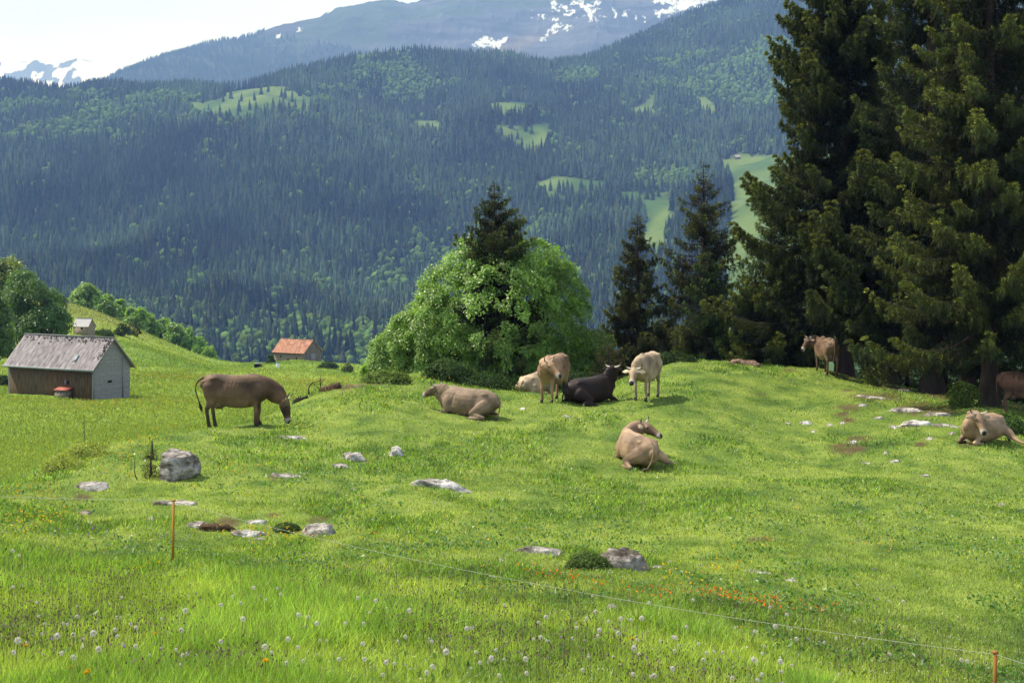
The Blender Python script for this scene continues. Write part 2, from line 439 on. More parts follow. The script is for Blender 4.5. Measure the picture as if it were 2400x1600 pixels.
m_mt = mat('mountain_rock', attr=True, rough=0.95, noise=[(0.012, 0.4, (0.75, 0.78, 0.75)), ((0.004, 0.004, 0.05), 0.45, (0.7, 0.7, 0.72))], spec=0.05)
tag(part('mountain', sheet_mesh('mountain', mt_z, 150, 2300, 1400, 4800, 8600, 520, mt_col), m_mt), kind='structure')

def range_z(x, y):
    px = 1200 + F * x / y
    xs = [-400,-120,-40,0,25,60,80,105,125,150,180,215,250,275,300,500]
    ys = [150,140,133,138,146,143,137,141,137,141,134,141,148,158,175,230]
    top = np.interp(px, xs, ys)
    z_top = (HZ - top) / F * 11500
    t = 1 - np.abs(y - 11500) / 1500.0
    return -200 + (z_top + 200) * np.clip(t, 0, 1) ** 0.75 + 150 * (ridged(x / 420, y / 500, 5) - 0.22) * np.clip(t * 3, 0, 1) * np.clip((1 - t) * 6, 0.12, 1)
def range_col(X, Y, Z):
    n = ridged(X / 130, Y / 260, 5) + 0.9 * fbm(X / 90, Y / 90, 3)
    px = 1200 + F * X / Y
    s = smoothstep(0.36, 0.46, n + 0.28 * smoothstep(900, 1450, Z) - 0.30 * smoothstep(140, 240, np.abs(px - 150)))[..., None]
    return np.array([0.07, 0.07, 0.08]) * (1 - s) + np.array([0.88, 0.9, 0.94]) * s
tag(part('distant_range', sheet_mesh('distant_range', range_z, -700, 520, 420, 10000, 13000, 220, range_col), m_mt), kind='structure')

# ------------------------------------------------------------------ far forest
m_needle_far = mat('far_spruce_needles', attr=True, rough=1.0, spec=0.0)
m_leaf_far = mat('far_leaves', attr=True, rough=1.0, spec=0.0, trans=0.25, tcol=(1.0, 1.1, 0.6))

def conifer_template(r, tiers=5, n=7):
    V = []; T = []
    for k in range(tiers):
        t = k / tiers
        zb = 0.06 + 0.80 * t; zt = min(1.0, zb + 0.42 * (1 - 0.35 * t)) if k < tiers - 1 else 1.0
        R = 0.155 * (1 - t) ** 0.85 * r.uniform(0.85, 1.15) + 0.012
        b = len(V); V.append((r.uniform(-.01, .01), r.uniform(-.01, .01), zt))
        a0 = r.uniform(0, 6.28)
        for i in range(n):
            a = a0 + 6.283 * i / n + r.uniform(-.2, .2); q = R * r.uniform(0.62, 1.2)
            V.append((q * math.cos(a), q * math.sin(a), zb + r.uniform(-.035, .03)))
        for i in range(n): T.append((b, b + 1 + i, b + 1 + (i + 1) % n))
    return np.array(V), np.array(T)

def ico(sub):
    bm = bmesh.new(); bmesh.ops.create_icosphere(bm, subdivisions=sub, radius=1)
    V = np.array([v.co[:] for v in bm.verts]); T = np.array([[v.index for v in f.verts] for f in bm.faces]); bm.free()
    return V, T

def broad_template(r):
    V0, T0 = ico(2); Vs = []; Ts = []; o = 0
    for k in range(2):
        c = np.array([r.uniform(-.16, .16), r.uniform(-.16, .16), 0.60 - 0.12 * k + r.uniform(-.05, .05)])
        s = np.array([0.34, 0.34, 0.38]) * (1.0 if k == 0 else 0.8) * r.uniform(.85, 1.1, 3)
        d = 1 + 0.36 * (r.rand(len(V0)) - 0.5)
        Vs.append(V0 * d[:, None] * s + c); Ts.append(T0 + o); o += len(V0)
    return np.concatenate(Vs), np.concatenate(Ts)

_r = RNG(3)
CT = [conifer_template(_r) for _ in range(10)]
CT_FAR = [conifer_template(_r, 4, 5) for _ in range(8)]
BT = [broad_template(_r) for _ in range(6)]

def scatter(templates, pos, h, w, rot, which, col, r, shade=0.25):
    Vs = []; Ts = []; Cs = []; o = 0
    for k, (tv, tt) in enumerate(templates):
        s = np.where(which == k)[0]
        if not len(s): continue
        c, sn = np.cos(rot[s])[:, None], np.sin(rot[s])[:, None]
        x = (tv[None, :, 0] * c - tv[None, :, 1] * sn) * (h[s] * w[s])[:, None]
        y = (tv[None, :, 0] * sn + tv[None, :, 1] * c) * (h[s] * w[s])[:, None]
        z = tv[None, :, 2] * h[s][:, None]
        Vs.append((np.stack([x, y, z], -1) + pos[s][:, None, :]).reshape(-1, 3))
        Ts.append((tt[None] + (o + np.arange(len(s)) * len(tv))[:, None, None]).reshape(-1, 3))
        cc = col[s][:, None, :] * (1 + shade * (r.rand(len(s), len(tv), 1) - 0.5) * 2)
        Cs.append(cc.reshape(-1, 3)); o += len(s) * len(tv)
    return np.concatenate(Vs), np.concatenate(Ts), np.concatenate(Cs)

def build_forest():
    r = RNG(11)
    xs = []; ys = []
    # jittered grid, spacing grows slightly with distance
    for (d0, d1, sp) in ((1120, 1700, 7.0), (1700, 2300, 7.6), (2300, 3150, 8.4), (3150, 4150, 10.5)):
        y = np.arange(d0, d1, sp)
        x0 = -0.40 * d1; x1 = 0.36 * d1
        x = np.arange(x0, x1, sp)
        X, Y = np.meshgrid(x, y)
        X = (X + r.uniform(-.48, .48, X.shape) * sp).ravel(); Y = (Y + r.uniform(-.48, .48, Y.shape) * sp).ravel()
        xs.append(X); ys.append(Y)
    X = np.concatenate(xs); Y = np.concatenate(ys)
    px = 1200 + F * X / Y
    k = (px > -120) & (px < 2330) & ~((px > 1820) & (Y < 3000) & (r.rand(len(X)) < 0.5))
    X, Y, px = X[k], Y[k], px[k]
    Z = hill_z(X, Y); py = HZ - F * Z / Y
    k = (py < 930) & (py > -60)
    # beyond the crests nothing shows
    k &= ~((px < 540) & (Y > 3080)) & ~((px < 1300) & (Y > 3330)) & ~((px < 1500) & (Y > 3700))
    X, Y, Z, px, py = X[k], Y[k], Z[k], px[k], py[k]
    op, leaf, gap = hill_masks(X, Y, Z)
    k = (op < 0.5) & (r.rand(len(X)) > gap)
    X, Y, Z, leaf, px, py = X[k], Y[k], Z[k], leaf[k], px[k], py[k]
    # groups of leaf trees rather than single ones everywhere
    cl = fbm(X / 70, Y / 90, 3)
    isleaf = r.rand(len(X)) < np.clip(leaf * (1 + 3.4 * cl) + .25 * smoothstep(.22, .4, cl), 0.01, 0.95)
    P = np.stack([X, Y, Z - 0.6], -1)
    print('forest', len(P), 'leafy', isleaf.sum())
    # spruce
    s = ~isleaf; n = s.sum(); d = Y[s]
    h = r.uniform(11, 29, n) * (1 + 0.35 * fbm(X[s] / 120, Y[s] / 150, 2)) * (1 - 0.12 * smoothstep(2600, 3600, d))
    c = np.array([0.020, 0.034, 0.018]) * r.uniform(0.45, 1.7, (n, 1)) * np.clip(1 + 1.5 * fbm(X[s] / 130, Y[s] / 180, 4), .35, 2)[:, None]
    c += np.array([0.014, 0.010, 0.002]) * (r.rand(n, 1) < 0.15)
    p = P[s]; rot = r.uniform(0, 6.28, n); w = r.uniform(0.85, 1.25, n)
    for nm, tpl, k in (('spruce_forest', CT, d < 2250), ('upper_spruce_forest', CT_FAR, d >= 2250)):
        V, T, C = scatter(tpl, p[k], h[k], w[k], rot[k], r.randint(0, len(tpl), k.sum()), c[k], r)
        tag(part('spruce_forest', make_mesh(nm, V, T, C), m_needle_far),
            'dense dark spruce wood covering the ' + ('lower' if k[0] else 'upper') + ' half of the slope across the valley', 'forest', kind='stuff')
    s = isleaf; n = s.sum(); d = Y[s]
    h = r.uniform(7, 15, n)
    c = np.array([0.060, 0.115, 0.026]) * r.uniform(0.6, 1.6, (n, 1)) + np.array([0.03, 0.025, 0.0]) * r.rand(n, 1)
    V, T, C = scatter(BT, P[s], h, r.uniform(.9, 1.25, n), r.uniform(0, 6.28, n), r.randint(0, len(BT), n), c, r, 0.35)
    tag(part('broadleaf_wood', make_mesh('broadleaf_wood', V, T, C), m_leaf_far),
        'light green broadleaf trees mixed through the dark spruce slope across the valley', 'forest', kind='stuff')
    # thin woods on the shoulder of the mountain
    n = 9000
    px = r.uniform(230, 1000, n); d = r.uniform(5400, 6900, n); X = (px - 1200) / F * d
    Z = mt_z(X, d); py = HZ - F * Z / d
    k = (r.rand(n) < 0.35 + 0.9 * smoothstep(60, 170, py) + fbm(X / 300, d / 250, 3)) & (px < 560 + (py - 60) * 5)
    k |= (px < 620) & (r.rand(n) < 0.5)
    X, d, Z = X[k], d[k], Z[k]; n = len(X)
    c = np.array([0.022, 0.034, 0.019]) * r.uniform(0.7, 1.4, (n, 1))
    V, T, C = scatter(CT_FAR, np.stack([X, d, Z - 1], -1), r.uniform(14, 26, n), r.uniform(1.0, 1.5, n), r.uniform(0, 6.28, n), r.randint(0, 8, n), c, r)
    tag(part('mountain_wood', make_mesh('mountain_wood', V, T, C), m_needle_far),
        'scattered dark spruces climbing the left shoulder of the bare mountain', 'forest', kind='stuff')
build_forest()

# single spruces standing in the clearings across the valley
def lone_spruces():
    r = RNG(5)
    meshes = []
    for k in range(4):
        V, T = conifer_template(r, 7, 9)
        C = np.array([0.022, 0.036, 0.02]) * r.uniform(0.7, 1.4, (len(V), 1))
        meshes.append(make_mesh('lone_spruce', V, T, C)); meshes[-1].materials.append(m_needle_far)
    spots = [(476,243),(508,218),(523,240),(541,232),(519,212),(566,238),(596,237),(612,222),(629,216),(660,228),(668,232),(685,240),(702,226),
             (640,252),(655,256),(712,250),(585,258),(600,262),(560,262),(740,254),(1174,318),(1197,302),(1232,308),(1246,314),(1213,326),
             (1290,447),(1310,452),(1330,455),(1362,452),(1385,450),(1500,455),(1516,468),(1530,470),(1543,462),(1340,460),(1320,456)]
    for i, (a, b) in enumerate(spots):
        p = at(a, b, hill_z, 1300, 3300)
        o = part('lone_spruce', meshes[i % 4], None)
        o.location = p - Vector((0, 0, 0.5)); h = r.uniform(17, 25); w = r.uniform(1.0, 1.35)
        o.scale = (h * w, h * w, h); o.rotation_euler = (0, 0, r.uniform(0, 6))
        where = 'in the left clearing below the far ridge' if a < 760 else ('in the small mid-slope clearing' if a < 1260 else 'in the lower clearings left of the sunlit meadow')
        tag(o, 'dark spruce standing free ' + where + ' across the valley', 'tree', 'lone spruces in the far clearings ' + ('left' if a < 760 else ('middle' if a < 1260 else 'right')))
lone_spruces()

# ------------------------------------------------------------------ haze
def haze():
    bm = bmesh.new()
    bmesh.ops.create_cube(bm, size=1)
    x0, x1, y0, y1, z0, z1 = -9000, 9000, -600, 13600, -1400, 1900
    for v in bm.verts:
        v.co = ((x0 + x1) / 2 + v.co.x * (x1 - x0), (y0 + y1) / 2 + v.co.y * (y1 - y0), (z0 + z1) / 2 + v.co.z * (z1 - z0))
    me = bpy.data.meshes.new('haze'); bm.to_mesh(me); bm.free()
    m, nt = new_mat('haze_air')
    o = nt.nodes.new('ShaderNodeOutputMaterial'); v = nt.nodes.new('ShaderNodeVolumePrincipled')
    v.inputs['Color'].default_value = (0.245, 0.44, 1.0, 1)
    v.inputs['Density'].default_value = 0.000122
    v.inputs['Absorption Color'].default_value = (1, 1, 1, 1)
    v.inputs['Anisotropy'].default_value = 0.0
    nt.links.new(v.outputs[0], o.inputs['Volume'])
    m.cycles.homogeneous_volume = True
    tag(part('haze', me, m), 'pale blue air between the meadow and the far mountains', 'haze', kind='stuff')
haze()

# ------------------------------------------------------------------ near trees
m_bark = mat('spruce_bark', (0.085, 0.062, 0.05), rough=0.95, noise=[((6, 6, 1.5), 0.7, (0.45, 0.42, 0.4)), (20, 0.4, (0.5, 0.5, 0.5))], bump=((14, 14, 3), 0.8, 0.03), spec=0.1)
m_bark2 = mat('maple_bark', (0.075, 0.062, 0.05), rough=0.95, noise=[((5, 5, 1.5), 0.6, (0.45, 0.43, 0.4))], bump=(12, 0.6, 0.02), spec=0.1)
m_needle = mat('spruce_needles', attr=True, rough=0.75, spec=0.15, trans=0.22, tcol=(1.2, 1.2, 0.5))
m_leaf = mat('maple_leaves', attr=True, rough=0.42, spec=0.5, trans=0.45, tcol=(1.35, 1.45, 0.45))

def unit(v): return v / (np.linalg.norm(v, axis=-1, keepdims=True) + 1e-9)

def tube_np(pts, rad, n=7):
    """one tapered tube: returns V,Q"""
    pts = np.asarray(pts, float); rad = np.asarray(rad, float); m = len(pts)
    t = unit(np.gradient(pts, axis=0))
    ref = np.array([0, 0, 1.0]) if abs(t[:, 2]).mean() < 0.8 else np.array([1.0, 0, 0])
    s = unit(np.cross(t, ref)); u = np.cross(s, t)
    a = np.arange(n) * 2 * PI / n
    V = pts[:, None] + rad[:, None, None] * (np.cos(a)[None, :, None] * s[:, None] + np.sin(a)[None, :, None] * u[:, None])
    i = np.arange(m - 1)[:, None] * n + np.arange(n)[None]; j = np.arange(m - 1)[:, None] * n + (np.arange(n)[None] + 1) % n
    Q = np.stack([i, j, j + n, i + n], -1).reshape(-1, 4)
    return V.reshape(-1, 3), Q

class Acc:
    def __init__(s): s.V = []; s.Q = []; s.C = []; s.n = 0
    def add(s, V, Q, C=None):
        s.V.append(V); s.Q.append(Q + s.n); s.n += len(V)
        if C is not None: s.C.append(np.broadcast_to(C, (len(V), 3)))
    def mesh(s, name, smooth=False):
        return make_mesh(name, np.concatenate(s.V), np.concatenate(s.Q), np.concatenate(s.C) if s.C else None, smooth)

def cards(P, D, L, W, C, r, bend=0.0):
    """narrow lens-shaped leaves: base P, direction D, length L, width W, colour C -> V,Q,C"""
    n = len(P); D = unit(D)
    rnd = unit(r.normal(size=(n, 3))); S = unit(np.cross(D, rnd)); Nn = np.cross(S, D)
    L = L[:, None]; W = W[:, None]
    mid = P + D * L * 0.45 + Nn * L * bend
    tip = P + D * L
    V = np.stack([P, mid + S * W, tip, mid - S * W], 1).reshape(-1, 3)
    Q = np.arange(n * 4).reshape(n, 4)
    return V, Q, np.repeat(C, 4, axis=0)

def spruce_meshes(H, R, z0, seed, twigs=40000, step=0.42, per=5, shape=0.8, droop=1.0, r0=0.0, tone=(1, 1, 1), tl=1.0, lean=0.0, azf=None, brown=0.12, thin=0.0, fat=1.0):
    r = RNG(seed); wood = Acc()
    r0 = r0 or H * 0.016
    zz = np.linspace(0, H, 16)
    flare = 1 + 0.5 * np.exp(-zz / 0.35)
    tr = r0 * (1 - zz / H) ** 0.85 * flare + 0.012
    path = np.stack([0.03 * np.sin(zz * 0.6 + seed) + lean * zz, 0.03 * np.cos(zz * 0.5), zz], -1)
    V, Q = tube_np(path, tr, 12); wood.add(V, Q)
    B = []   # branches: z, az, L, depth
    z = z0
    while z < H - 0.15:
        dep = (H - z) / (H - z0)
        for k in range(per if dep > 0.12 else 4):
            az = r.uniform(0, 6.283)
            L = R * dep ** shape * (r.uniform(0.58, 1.0) if r.rand() < .7 else r.uniform(.95, 1.2))
            if azf is not None: L *= azf(az, z / H)
            if r.rand() < thin: continue
            if L > 0.06: B.append((z + r.uniform(-.5, .5) * step, az, L, dep))
        z += step * (0.55 + 0.6 * dep)
    B = np.array(B); nb = len(B)
    zb, az, L, dep = B.T
    a = (0.50 - 0.90 * np.minimum(dep * 1.6, 1) * droop) + r.uniform(-.12, .12, nb)
    b = 0.08 + 0.40 * np.minimum(dep * 1.5, 1) * min(droop, 1.1) + r.uniform(-.05, .1, nb)
    side = r.uniform(-.18, .18, nb)
    def curve(i, t):
        rr = L[i] * t
        h = L[i] * (a[i] * t * 0.8 + b[i] * t ** 2.6)
        ang = az[i] + side[i] * t
        return np.stack([np.cos(ang) * rr + 0.03 * np.sin(zb[i] * .6 + seed) + lean * zb[i], np.sin(ang) * rr, zb[i] + h], -1), ang
    # branch wood
    for i in range(nb):
        if L[i] < 0.5: continue
        t = np.linspace(0, 0.85, 5); p, _ = curve(np.full(5, i), t)
        V, Q = tube_np(p, (0.008 + 0.012 * L[i]) * (1 - t * 0.85), 3); wood.add(V, Q)
    # dead stubs on the bare stem
    for k in range(int(z0 * 3)):
        zz_ = r.uniform(0.6, max(z0, 0.7) + 1.0); an = r.uniform(0, 6.28); l = r.uniform(.25, 1.1)
        p = np.stack([np.linspace(0, 1, 4) * l * math.cos(an), np.linspace(0, 1, 4) * l * math.sin(an), zz_ - 0.1 * l * np.linspace(0, 1, 4)], -1)
        V, Q = tube_np(p, np.linspace(0.018, 0.004, 4), 3); wood.add(V, Q)
    # foliage: side branchlets at intervals along each bough, with strands hanging from them
    hsh = lambda a_, b_, c_: np.modf(np.abs(np.sin(a_ * 12.9898 + b_ * 78.233 + c_ * 37.719)) * 43758.5453)[0]
    w = L ** 1.6; i = r.choice(nb, twigs, p=w / w.sum())
    dl = 0.19 * tl; K = np.maximum(2, np.floor(L[i] / dl)); k = np.floor(r.rand(twigs) ** 0.72 * K)
    sg = np.where(r.rand(twigs) < .5, -1.0, 1.0)
    t = np.clip((k + .5 + .7 * (hsh(i, k, sg) - .5)) / K, .05, 1)
    p, ang = curve(i, t)
    rad = np.stack([np.cos(ang), np.sin(ang), 0 * ang], -1); tan = np.stack([-np.sin(ang), np.cos(ang), 0 * ang], -1)
    small = np.clip(L[i] / 1.7, 0.3, 1)
    bl = np.minimum((0.25 * L[i] + .08) * (1.06 - 0.93 * t), 0.75) * (.55 + .75 * hsh(i + 3.3, k, sg))
    u = r.rand(twigs) ** .8
    fwd = .45 + .5 * hsh(i, k + 5.5, sg)
    bd = tan * sg[:, None] + rad * fwd[:, None]
    p = p + bd * (u * bl)[:, None]
    p[:, 2] -= u ** 2 * bl * (.15 + .5 * hsh(i, k, sg + 9.)) * np.minimum(dep[i] * 3, 1)
    uq = np.floor(u * 5)
    hang = (hsh(i + 7.7, k, uq + sg) < .75) & (r.rand(twigs) < .66 * np.minimum(dep[i] * 3.5, 1)) & (t < .97)
    hl = (.08 + .46 * hsh(i, k + 2.2, uq) ** 1.6) * small * (1.15 - .6 * t) * tl ** .3
    v = r.rand(twigs)
    p[:, 2] -= np.where(hang, v * hl, 0)
    p[:, :2] += r.normal(size=(twigs, 2)) * np.where(hang, .018, .008)[:, None]
    bdn = unit(bd)
    Dh = np.array([0, 0, -1.0]) + .30 * r.normal(size=(twigs, 3)) + .2 * rad
    Ds = bdn * .9 + .55 * r.normal(size=(twigs, 3)) + np.array([0, 0, .22])
    D = np.where(hang[:, None], Dh, Ds)
    tip = ((u > .8) & ~hang) | (t > .93)
    D = np.where(tip[:, None], bdn * .6 + rad * .5 + np.array([0, 0, .5]) + .35 * r.normal(size=(twigs, 3)), D)
    ln = r.uniform(0.09, 0.20, twigs) * (.5 + .5 * small) * tl * np.where(hang, 1.15, 1)
    wd = r.uniform(0.008, 0.015, twigs) * (0.6 + 0.4 * small) * tl ** .6 * fat
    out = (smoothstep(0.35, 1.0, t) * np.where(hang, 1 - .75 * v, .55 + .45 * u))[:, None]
    c = np.array([0.012, 0.021, 0.010]) * (1 - out) + np.array([0.112, 0.148, 0.044]) * out  # inner shade and sunlit ends painted into the twig colour, besides paler growth
    new = (r.rand(twigs, 1) < 0.42 * out * tip[:, None])
    c = np.where(new, np.array([0.27, 0.29, 0.08]), c)
    br = (r.rand(twigs, 1) < brown); c = np.where(br, np.array([0.055, 0.038, 0.018]), c)
    c = c * r.uniform(0.65, 1.35, (twigs, 1)) * np.array(tone) * (1 + 0.6 * (hsh(i * 1., k, sg) - 0.5))[:, None]
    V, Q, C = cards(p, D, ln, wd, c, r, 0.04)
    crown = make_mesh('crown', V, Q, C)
    return wood.mesh('trunk', True), crown

def tree(name, label, base, meshes, mats, rz=0.0, group=None, scale=1.0):
    t = thing(name, label, 'tree', base, rz, group)
    t.scale = (scale, scale, scale)
    part('trunk', meshes[0], mats[0], t); part('crown', meshes[1], mats[1], t)
    return t

def hgt(px, d, top, base): return (base.z - 0) * -1 - (top - HZ) / F * d * -1   # helper not used

def spruce(label, px, d, top_row, R, z0, seed, sink=0.15, group=None, **kw):
    b = on(px, d) - Vector((0, 0, sink)); H = (HZ - top_row) / F * d - b.z
    return tree('spruce', label, b, spruce_meshes(H, R, z0, seed, **kw), (m_bark, m_needle), group=group)

# the tall group on the right
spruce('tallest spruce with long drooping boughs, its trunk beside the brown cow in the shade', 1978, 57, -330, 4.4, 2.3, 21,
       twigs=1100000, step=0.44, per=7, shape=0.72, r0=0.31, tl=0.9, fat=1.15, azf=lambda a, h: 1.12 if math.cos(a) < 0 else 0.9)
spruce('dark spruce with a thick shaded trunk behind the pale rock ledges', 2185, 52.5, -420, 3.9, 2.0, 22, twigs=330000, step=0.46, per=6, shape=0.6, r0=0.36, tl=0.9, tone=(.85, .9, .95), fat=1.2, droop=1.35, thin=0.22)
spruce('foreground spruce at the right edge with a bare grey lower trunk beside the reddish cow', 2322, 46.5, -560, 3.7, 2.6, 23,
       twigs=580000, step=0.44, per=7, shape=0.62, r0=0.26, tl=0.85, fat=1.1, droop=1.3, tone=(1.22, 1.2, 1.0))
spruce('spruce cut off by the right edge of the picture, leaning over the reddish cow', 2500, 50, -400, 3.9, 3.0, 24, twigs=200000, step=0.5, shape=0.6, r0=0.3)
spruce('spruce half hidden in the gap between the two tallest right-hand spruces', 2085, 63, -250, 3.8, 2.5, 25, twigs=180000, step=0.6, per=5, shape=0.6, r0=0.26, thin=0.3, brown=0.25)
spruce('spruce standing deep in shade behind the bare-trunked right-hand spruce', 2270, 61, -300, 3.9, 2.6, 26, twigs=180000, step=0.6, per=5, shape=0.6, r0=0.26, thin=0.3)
# smaller ones leading down to the left
spruce('bushy lighter green spruce at the left foot of the tallest spruce', 1808, 58, 470, 2.0, 0.1, 27, twigs=110000, step=0.26, per=6, shape=0.62, tone=(1.25, 1.25, 1.0), droop=0.8, tl=0.85)
spruce('lowest green spruce tucked under the boughs just left of the standing brown cow', 1868, 59, 620, 1.5, 0.1, 28, twigs=50000, step=0.24, per=6, shape=0.6, tone=(1.1, 1.15, 1.0), droop=0.8, tl=0.8)
spruce('open spruce with sparse brownish top, taller than its neighbours, above the flat mossy rock', 1648, 62, 378, 3.3, 0.4, 29,
       twigs=110000, step=0.36, per=6, shape=0.78, thin=0.12, brown=0.30, tl=0.95)
spruce('short dense green spruce nested in front of the open brownish-topped spruce', 1655, 60, 590, 1.35, 0.05, 30, twigs=60000, step=0.2, per=6, shape=0.5, tone=(0.75, 0.95, 0.9), droop=0.8, tl=0.8)
spruce('slim dark spruce right of the maple, behind the cow with lowered head', 1494, 62, 497, 1.95, 0.2, 31, twigs=120000, step=0.25, per=6, shape=0.75, brown=0.3, droop=0.85, tl=0.85)
spruce('small dark spruce filling the gap right of the open brownish-topped spruce', 1742, 61.5, 640, 1.3, 0.05, 32, twigs=44000, step=0.24, per=5, shape=0.6, tone=(0.7, 0.85, 0.9), tl=0.8)
spruce('knee-high shaggy young spruce between the maple and the slim dark spruce', 1425, 57, 800, 1.0, 0.02, 33, twigs=9000, step=0.15, per=6, shape=0.5, brown=0.5, tl=0.6, sink=0.3)
spruce('pointed dark spruce growing up through the top of the big maple', 1157, 60.0, 425, 3.9, 1.2, 34, twigs=170000, step=0.26, per=6, shape=0.92, brown=0.18, droop=0.75, tone=(0.8, 0.85, 0.9), tl=0.9, 
       azf=lambda a, h: (1.12 if math.cos(a) > 0 else 0.95) * (1.0 if h > .6 else .6))
for i, (px, d, top, R, tw) in enumerate(((2040, 66, 560, 1.9, 40000), (2125, 67, 640, 1.8, 36000), (2215, 66, 540, 1.9, 40000), (2300, 66, 600, 1.9, 36000), (2400, 60, 640, 1.9, 36000))):
    spruce(('young spruce of the dark understorey just right of the tallest spruce', 'young spruce of the dark understorey left of the thick shaded trunk', 'young spruce of the dark understorey right of the thick shaded trunk',
            'young spruce of the dark understorey behind the bare grey trunk', 'young spruce of the dark understorey behind the reddish cow')[i], px, d, top, R, 0.05, 300 + i, twigs=tw, step=0.34, per=6, shape=0.5, tone=(.75, .85, .85), droop=.7, sink=.8)
# saplings in the meadow
def sapling(label, px, row, top_row, R, seed, **kw):
    b = at(px, row); d = b.y; H = (HZ - top_row) / F * d - b.z
    m = spruce_meshes(H, R, 0.02, seed, twigs=kw.get('twigs', 900), step=H / 9, per=5, shape=kw.get('shape', 0.9), droop=0.1, r0=0.02, tone=kw.get('tone', (1.3, 1.35, 1)), tl=kw.get('tl', 0.35), brown=kw.get('brown', .1))
    return tree('spruce_sapling', label, b - Vector((0, 0, 0.03)), m, (m_bark, m_needle))
sapling('thin spruce sapling with a long bare leader on the brow left of the boulder', 196, 1042, 968, 0.24, 40, shape=1.3, twigs=700, brown=.3)
sapling('bright green spruce sapling growing against the left side of the grey boulder', 357, 1078, 1030, 0.20, 41, twigs=900)
sapling('low dark spruce seedling bush at the foot of the grey boulder', 356, 1118, 1068, 0.20, 42, twigs=1100, tone=(1.2, 1.2, .9), shape=.4, brown=.25)

# ---- broadleaf crowns made of sprays of leaves
def broadleaf_meshes(seed, lobes, stems, nclus, nleaf, leaf=0.075, crad=0.42, col=(0.075, 0.135, 0.022), tw=0.05, fill=0.25, trunk_r=0.10, jitter=0.25):
    """lobes: (cx,cy,cz,rx,ry,rz); stems: base points (x,y)"""
    r = RNG(seed); wood = Acc()
    lobes = np.array(lobes, float)
    vol = lobes[:, 3] * lobes[:, 4] + lobes[:, 3] * lobes[:, 5]
    li = r.choice(len(lobes), nclus * 3, p=vol / vol.sum())
    u = unit(r.normal(size=(nclus * 3, 3)))
    rad = np.where(r.rand(nclus * 3) < fill, r.uniform(0.35, 0.85, nclus * 3), r.uniform(0.86, 1.04, nclus * 3))
    c = lobes[li, :3] + u * lobes[li, 3:] * rad[:, None]
    inside = np.zeros(len(c), bool)
    for k, lb in enumerate(lobes):
        q = ((c - lb[:3]) / lb[3:]); inside |= ((q ** 2).sum(1) < 0.55) & (li != k)
    ok = (~inside) & (c[:, 2] > 0.05)
    c = c[ok][:nclus]; u = u[ok][:nclus]; n = len(c)
    # sprays: shallow domes of leaves
    bright = r.uniform(0.75, 1.3, n)
    N = n * nleaf; ci = np.repeat(np.arange(n), nleaf)
    rr = np.sqrt(r.rand(N)); th = r.uniform(0, 6.283, N)
    size = (crad * r.uniform(0.6, 1.35, n))[ci]
    off = np.stack([np.cos(th) * rr * size, np.sin(th) * rr * size, -0.42 * rr ** 2 * size + r.normal(size=N) * 0.24 * size], -1)
    off[:, :2] *= (1 + .5 * np.sin(th * 3 + ci * 1.7) * rr)[:, None]
    ax = unit(u[ci] * np.array([1, 1, 0.6]) + np.array([0, 0, 0.75]))
    # tilt the dome along its outward axis
    h = unit(np.cross(ax, np.array([0.0, 0.0, 1.0]) + 0.001)); k2 = np.cross(ax, h)
    P = c[ci] + h * off[:, :1] + k2 * off[:, 1:2] + ax * off[:, 2:]
    outd = unit(h * np.cos(th)[:, None] + k2 * np.sin(th)[:, None])
    D = outd * 0.8 + ax * 0.15 + np.array([0, 0, -0.45]) + 0.4 * r.normal(size=(N, 3))
    D = unit(D); S = unit(np.cross(D, ax + 0.35 * r.normal(size=(N, 3)))); Nn = np.cross(S, D)
    L = (leaf * r.uniform(0.7, 1.35, N))[:, None]; W = L * 0.55
    V = np.stack([P, P + D * L * 0.75 + S * W * 1.0 , P + D * L * 1.55 - Nn * L * .15, P + D * L * 0.75 - S * W * 1.0], 1).reshape(-1, 3)
    cc = np.array(col) * (bright[ci] * r.uniform(0.7, 1.3, N))[:, None]
    cc = cc * np.where(r.rand(N, 1) < 0.12, np.array([1.3, 1.15, 0.9]), 1.0)
    crown = make_mesh('crown', V, np.arange(N * 4).reshape(N, 4), np.repeat(cc, 4, axis=0))
    # stems and limbs
    stems = np.array(stems, float); ctr = lobes[:, :3].mean(0)
    pick = r.choice(n, min(n, int(26 + n * 0.22)), replace=False)
    for j in pick:
        e = c[j]; s = stems[np.argmin(((stems - e[:2] * 0.5) ** 2).sum(1) + r.rand(len(stems)) * 0.4)]
        p0 = np.array([s[0], s[1], -0.2]); up = r.uniform(0.25, 0.55)
        p1 = p0 + (e - p0) * 0.3 * np.array([0.55, 0.55, 1.3]); p2 = p0 + (e - p0) * 0.65 * np.array([0.85, 0.85, 1.1])
        t = np.linspace(0, 1, 7)[:, None]
        P_ = (1 - t) ** 3 * p0 + 3 * t * (1 - t) ** 2 * p1 + 3 * t ** 2 * (1 - t) * p2 + t ** 3 * e
        P_ += r.normal(size=P_.shape) * 0.04 * np.linalg.norm(e - p0) * 0.3
        V, Q = tube_np(P_, tw * np.linspace(1, 0.12, 7), 5); wood.add(V, Q)
    for s in stems:
        zz = np.linspace(-0.3, lobes[:, 2].max() * 0.95, 8); k = np.linspace(0, 1, 8)
        p = np.stack([s[0] + (ctr[0] + s[0] * 0.6 - s[0]) * k ** 1.5 + 0.06 * np.sin(zz * 2 + s[0] * 9), s[1] + (ctr[1] - s[1]) * k ** 1.5 * 0.4, zz], -1)
        V, Q = tube_np(p, trunk_r * (1 - 0.85 * k), 8); wood.add(V, Q)
    return wood.mesh('trunk', True), crown

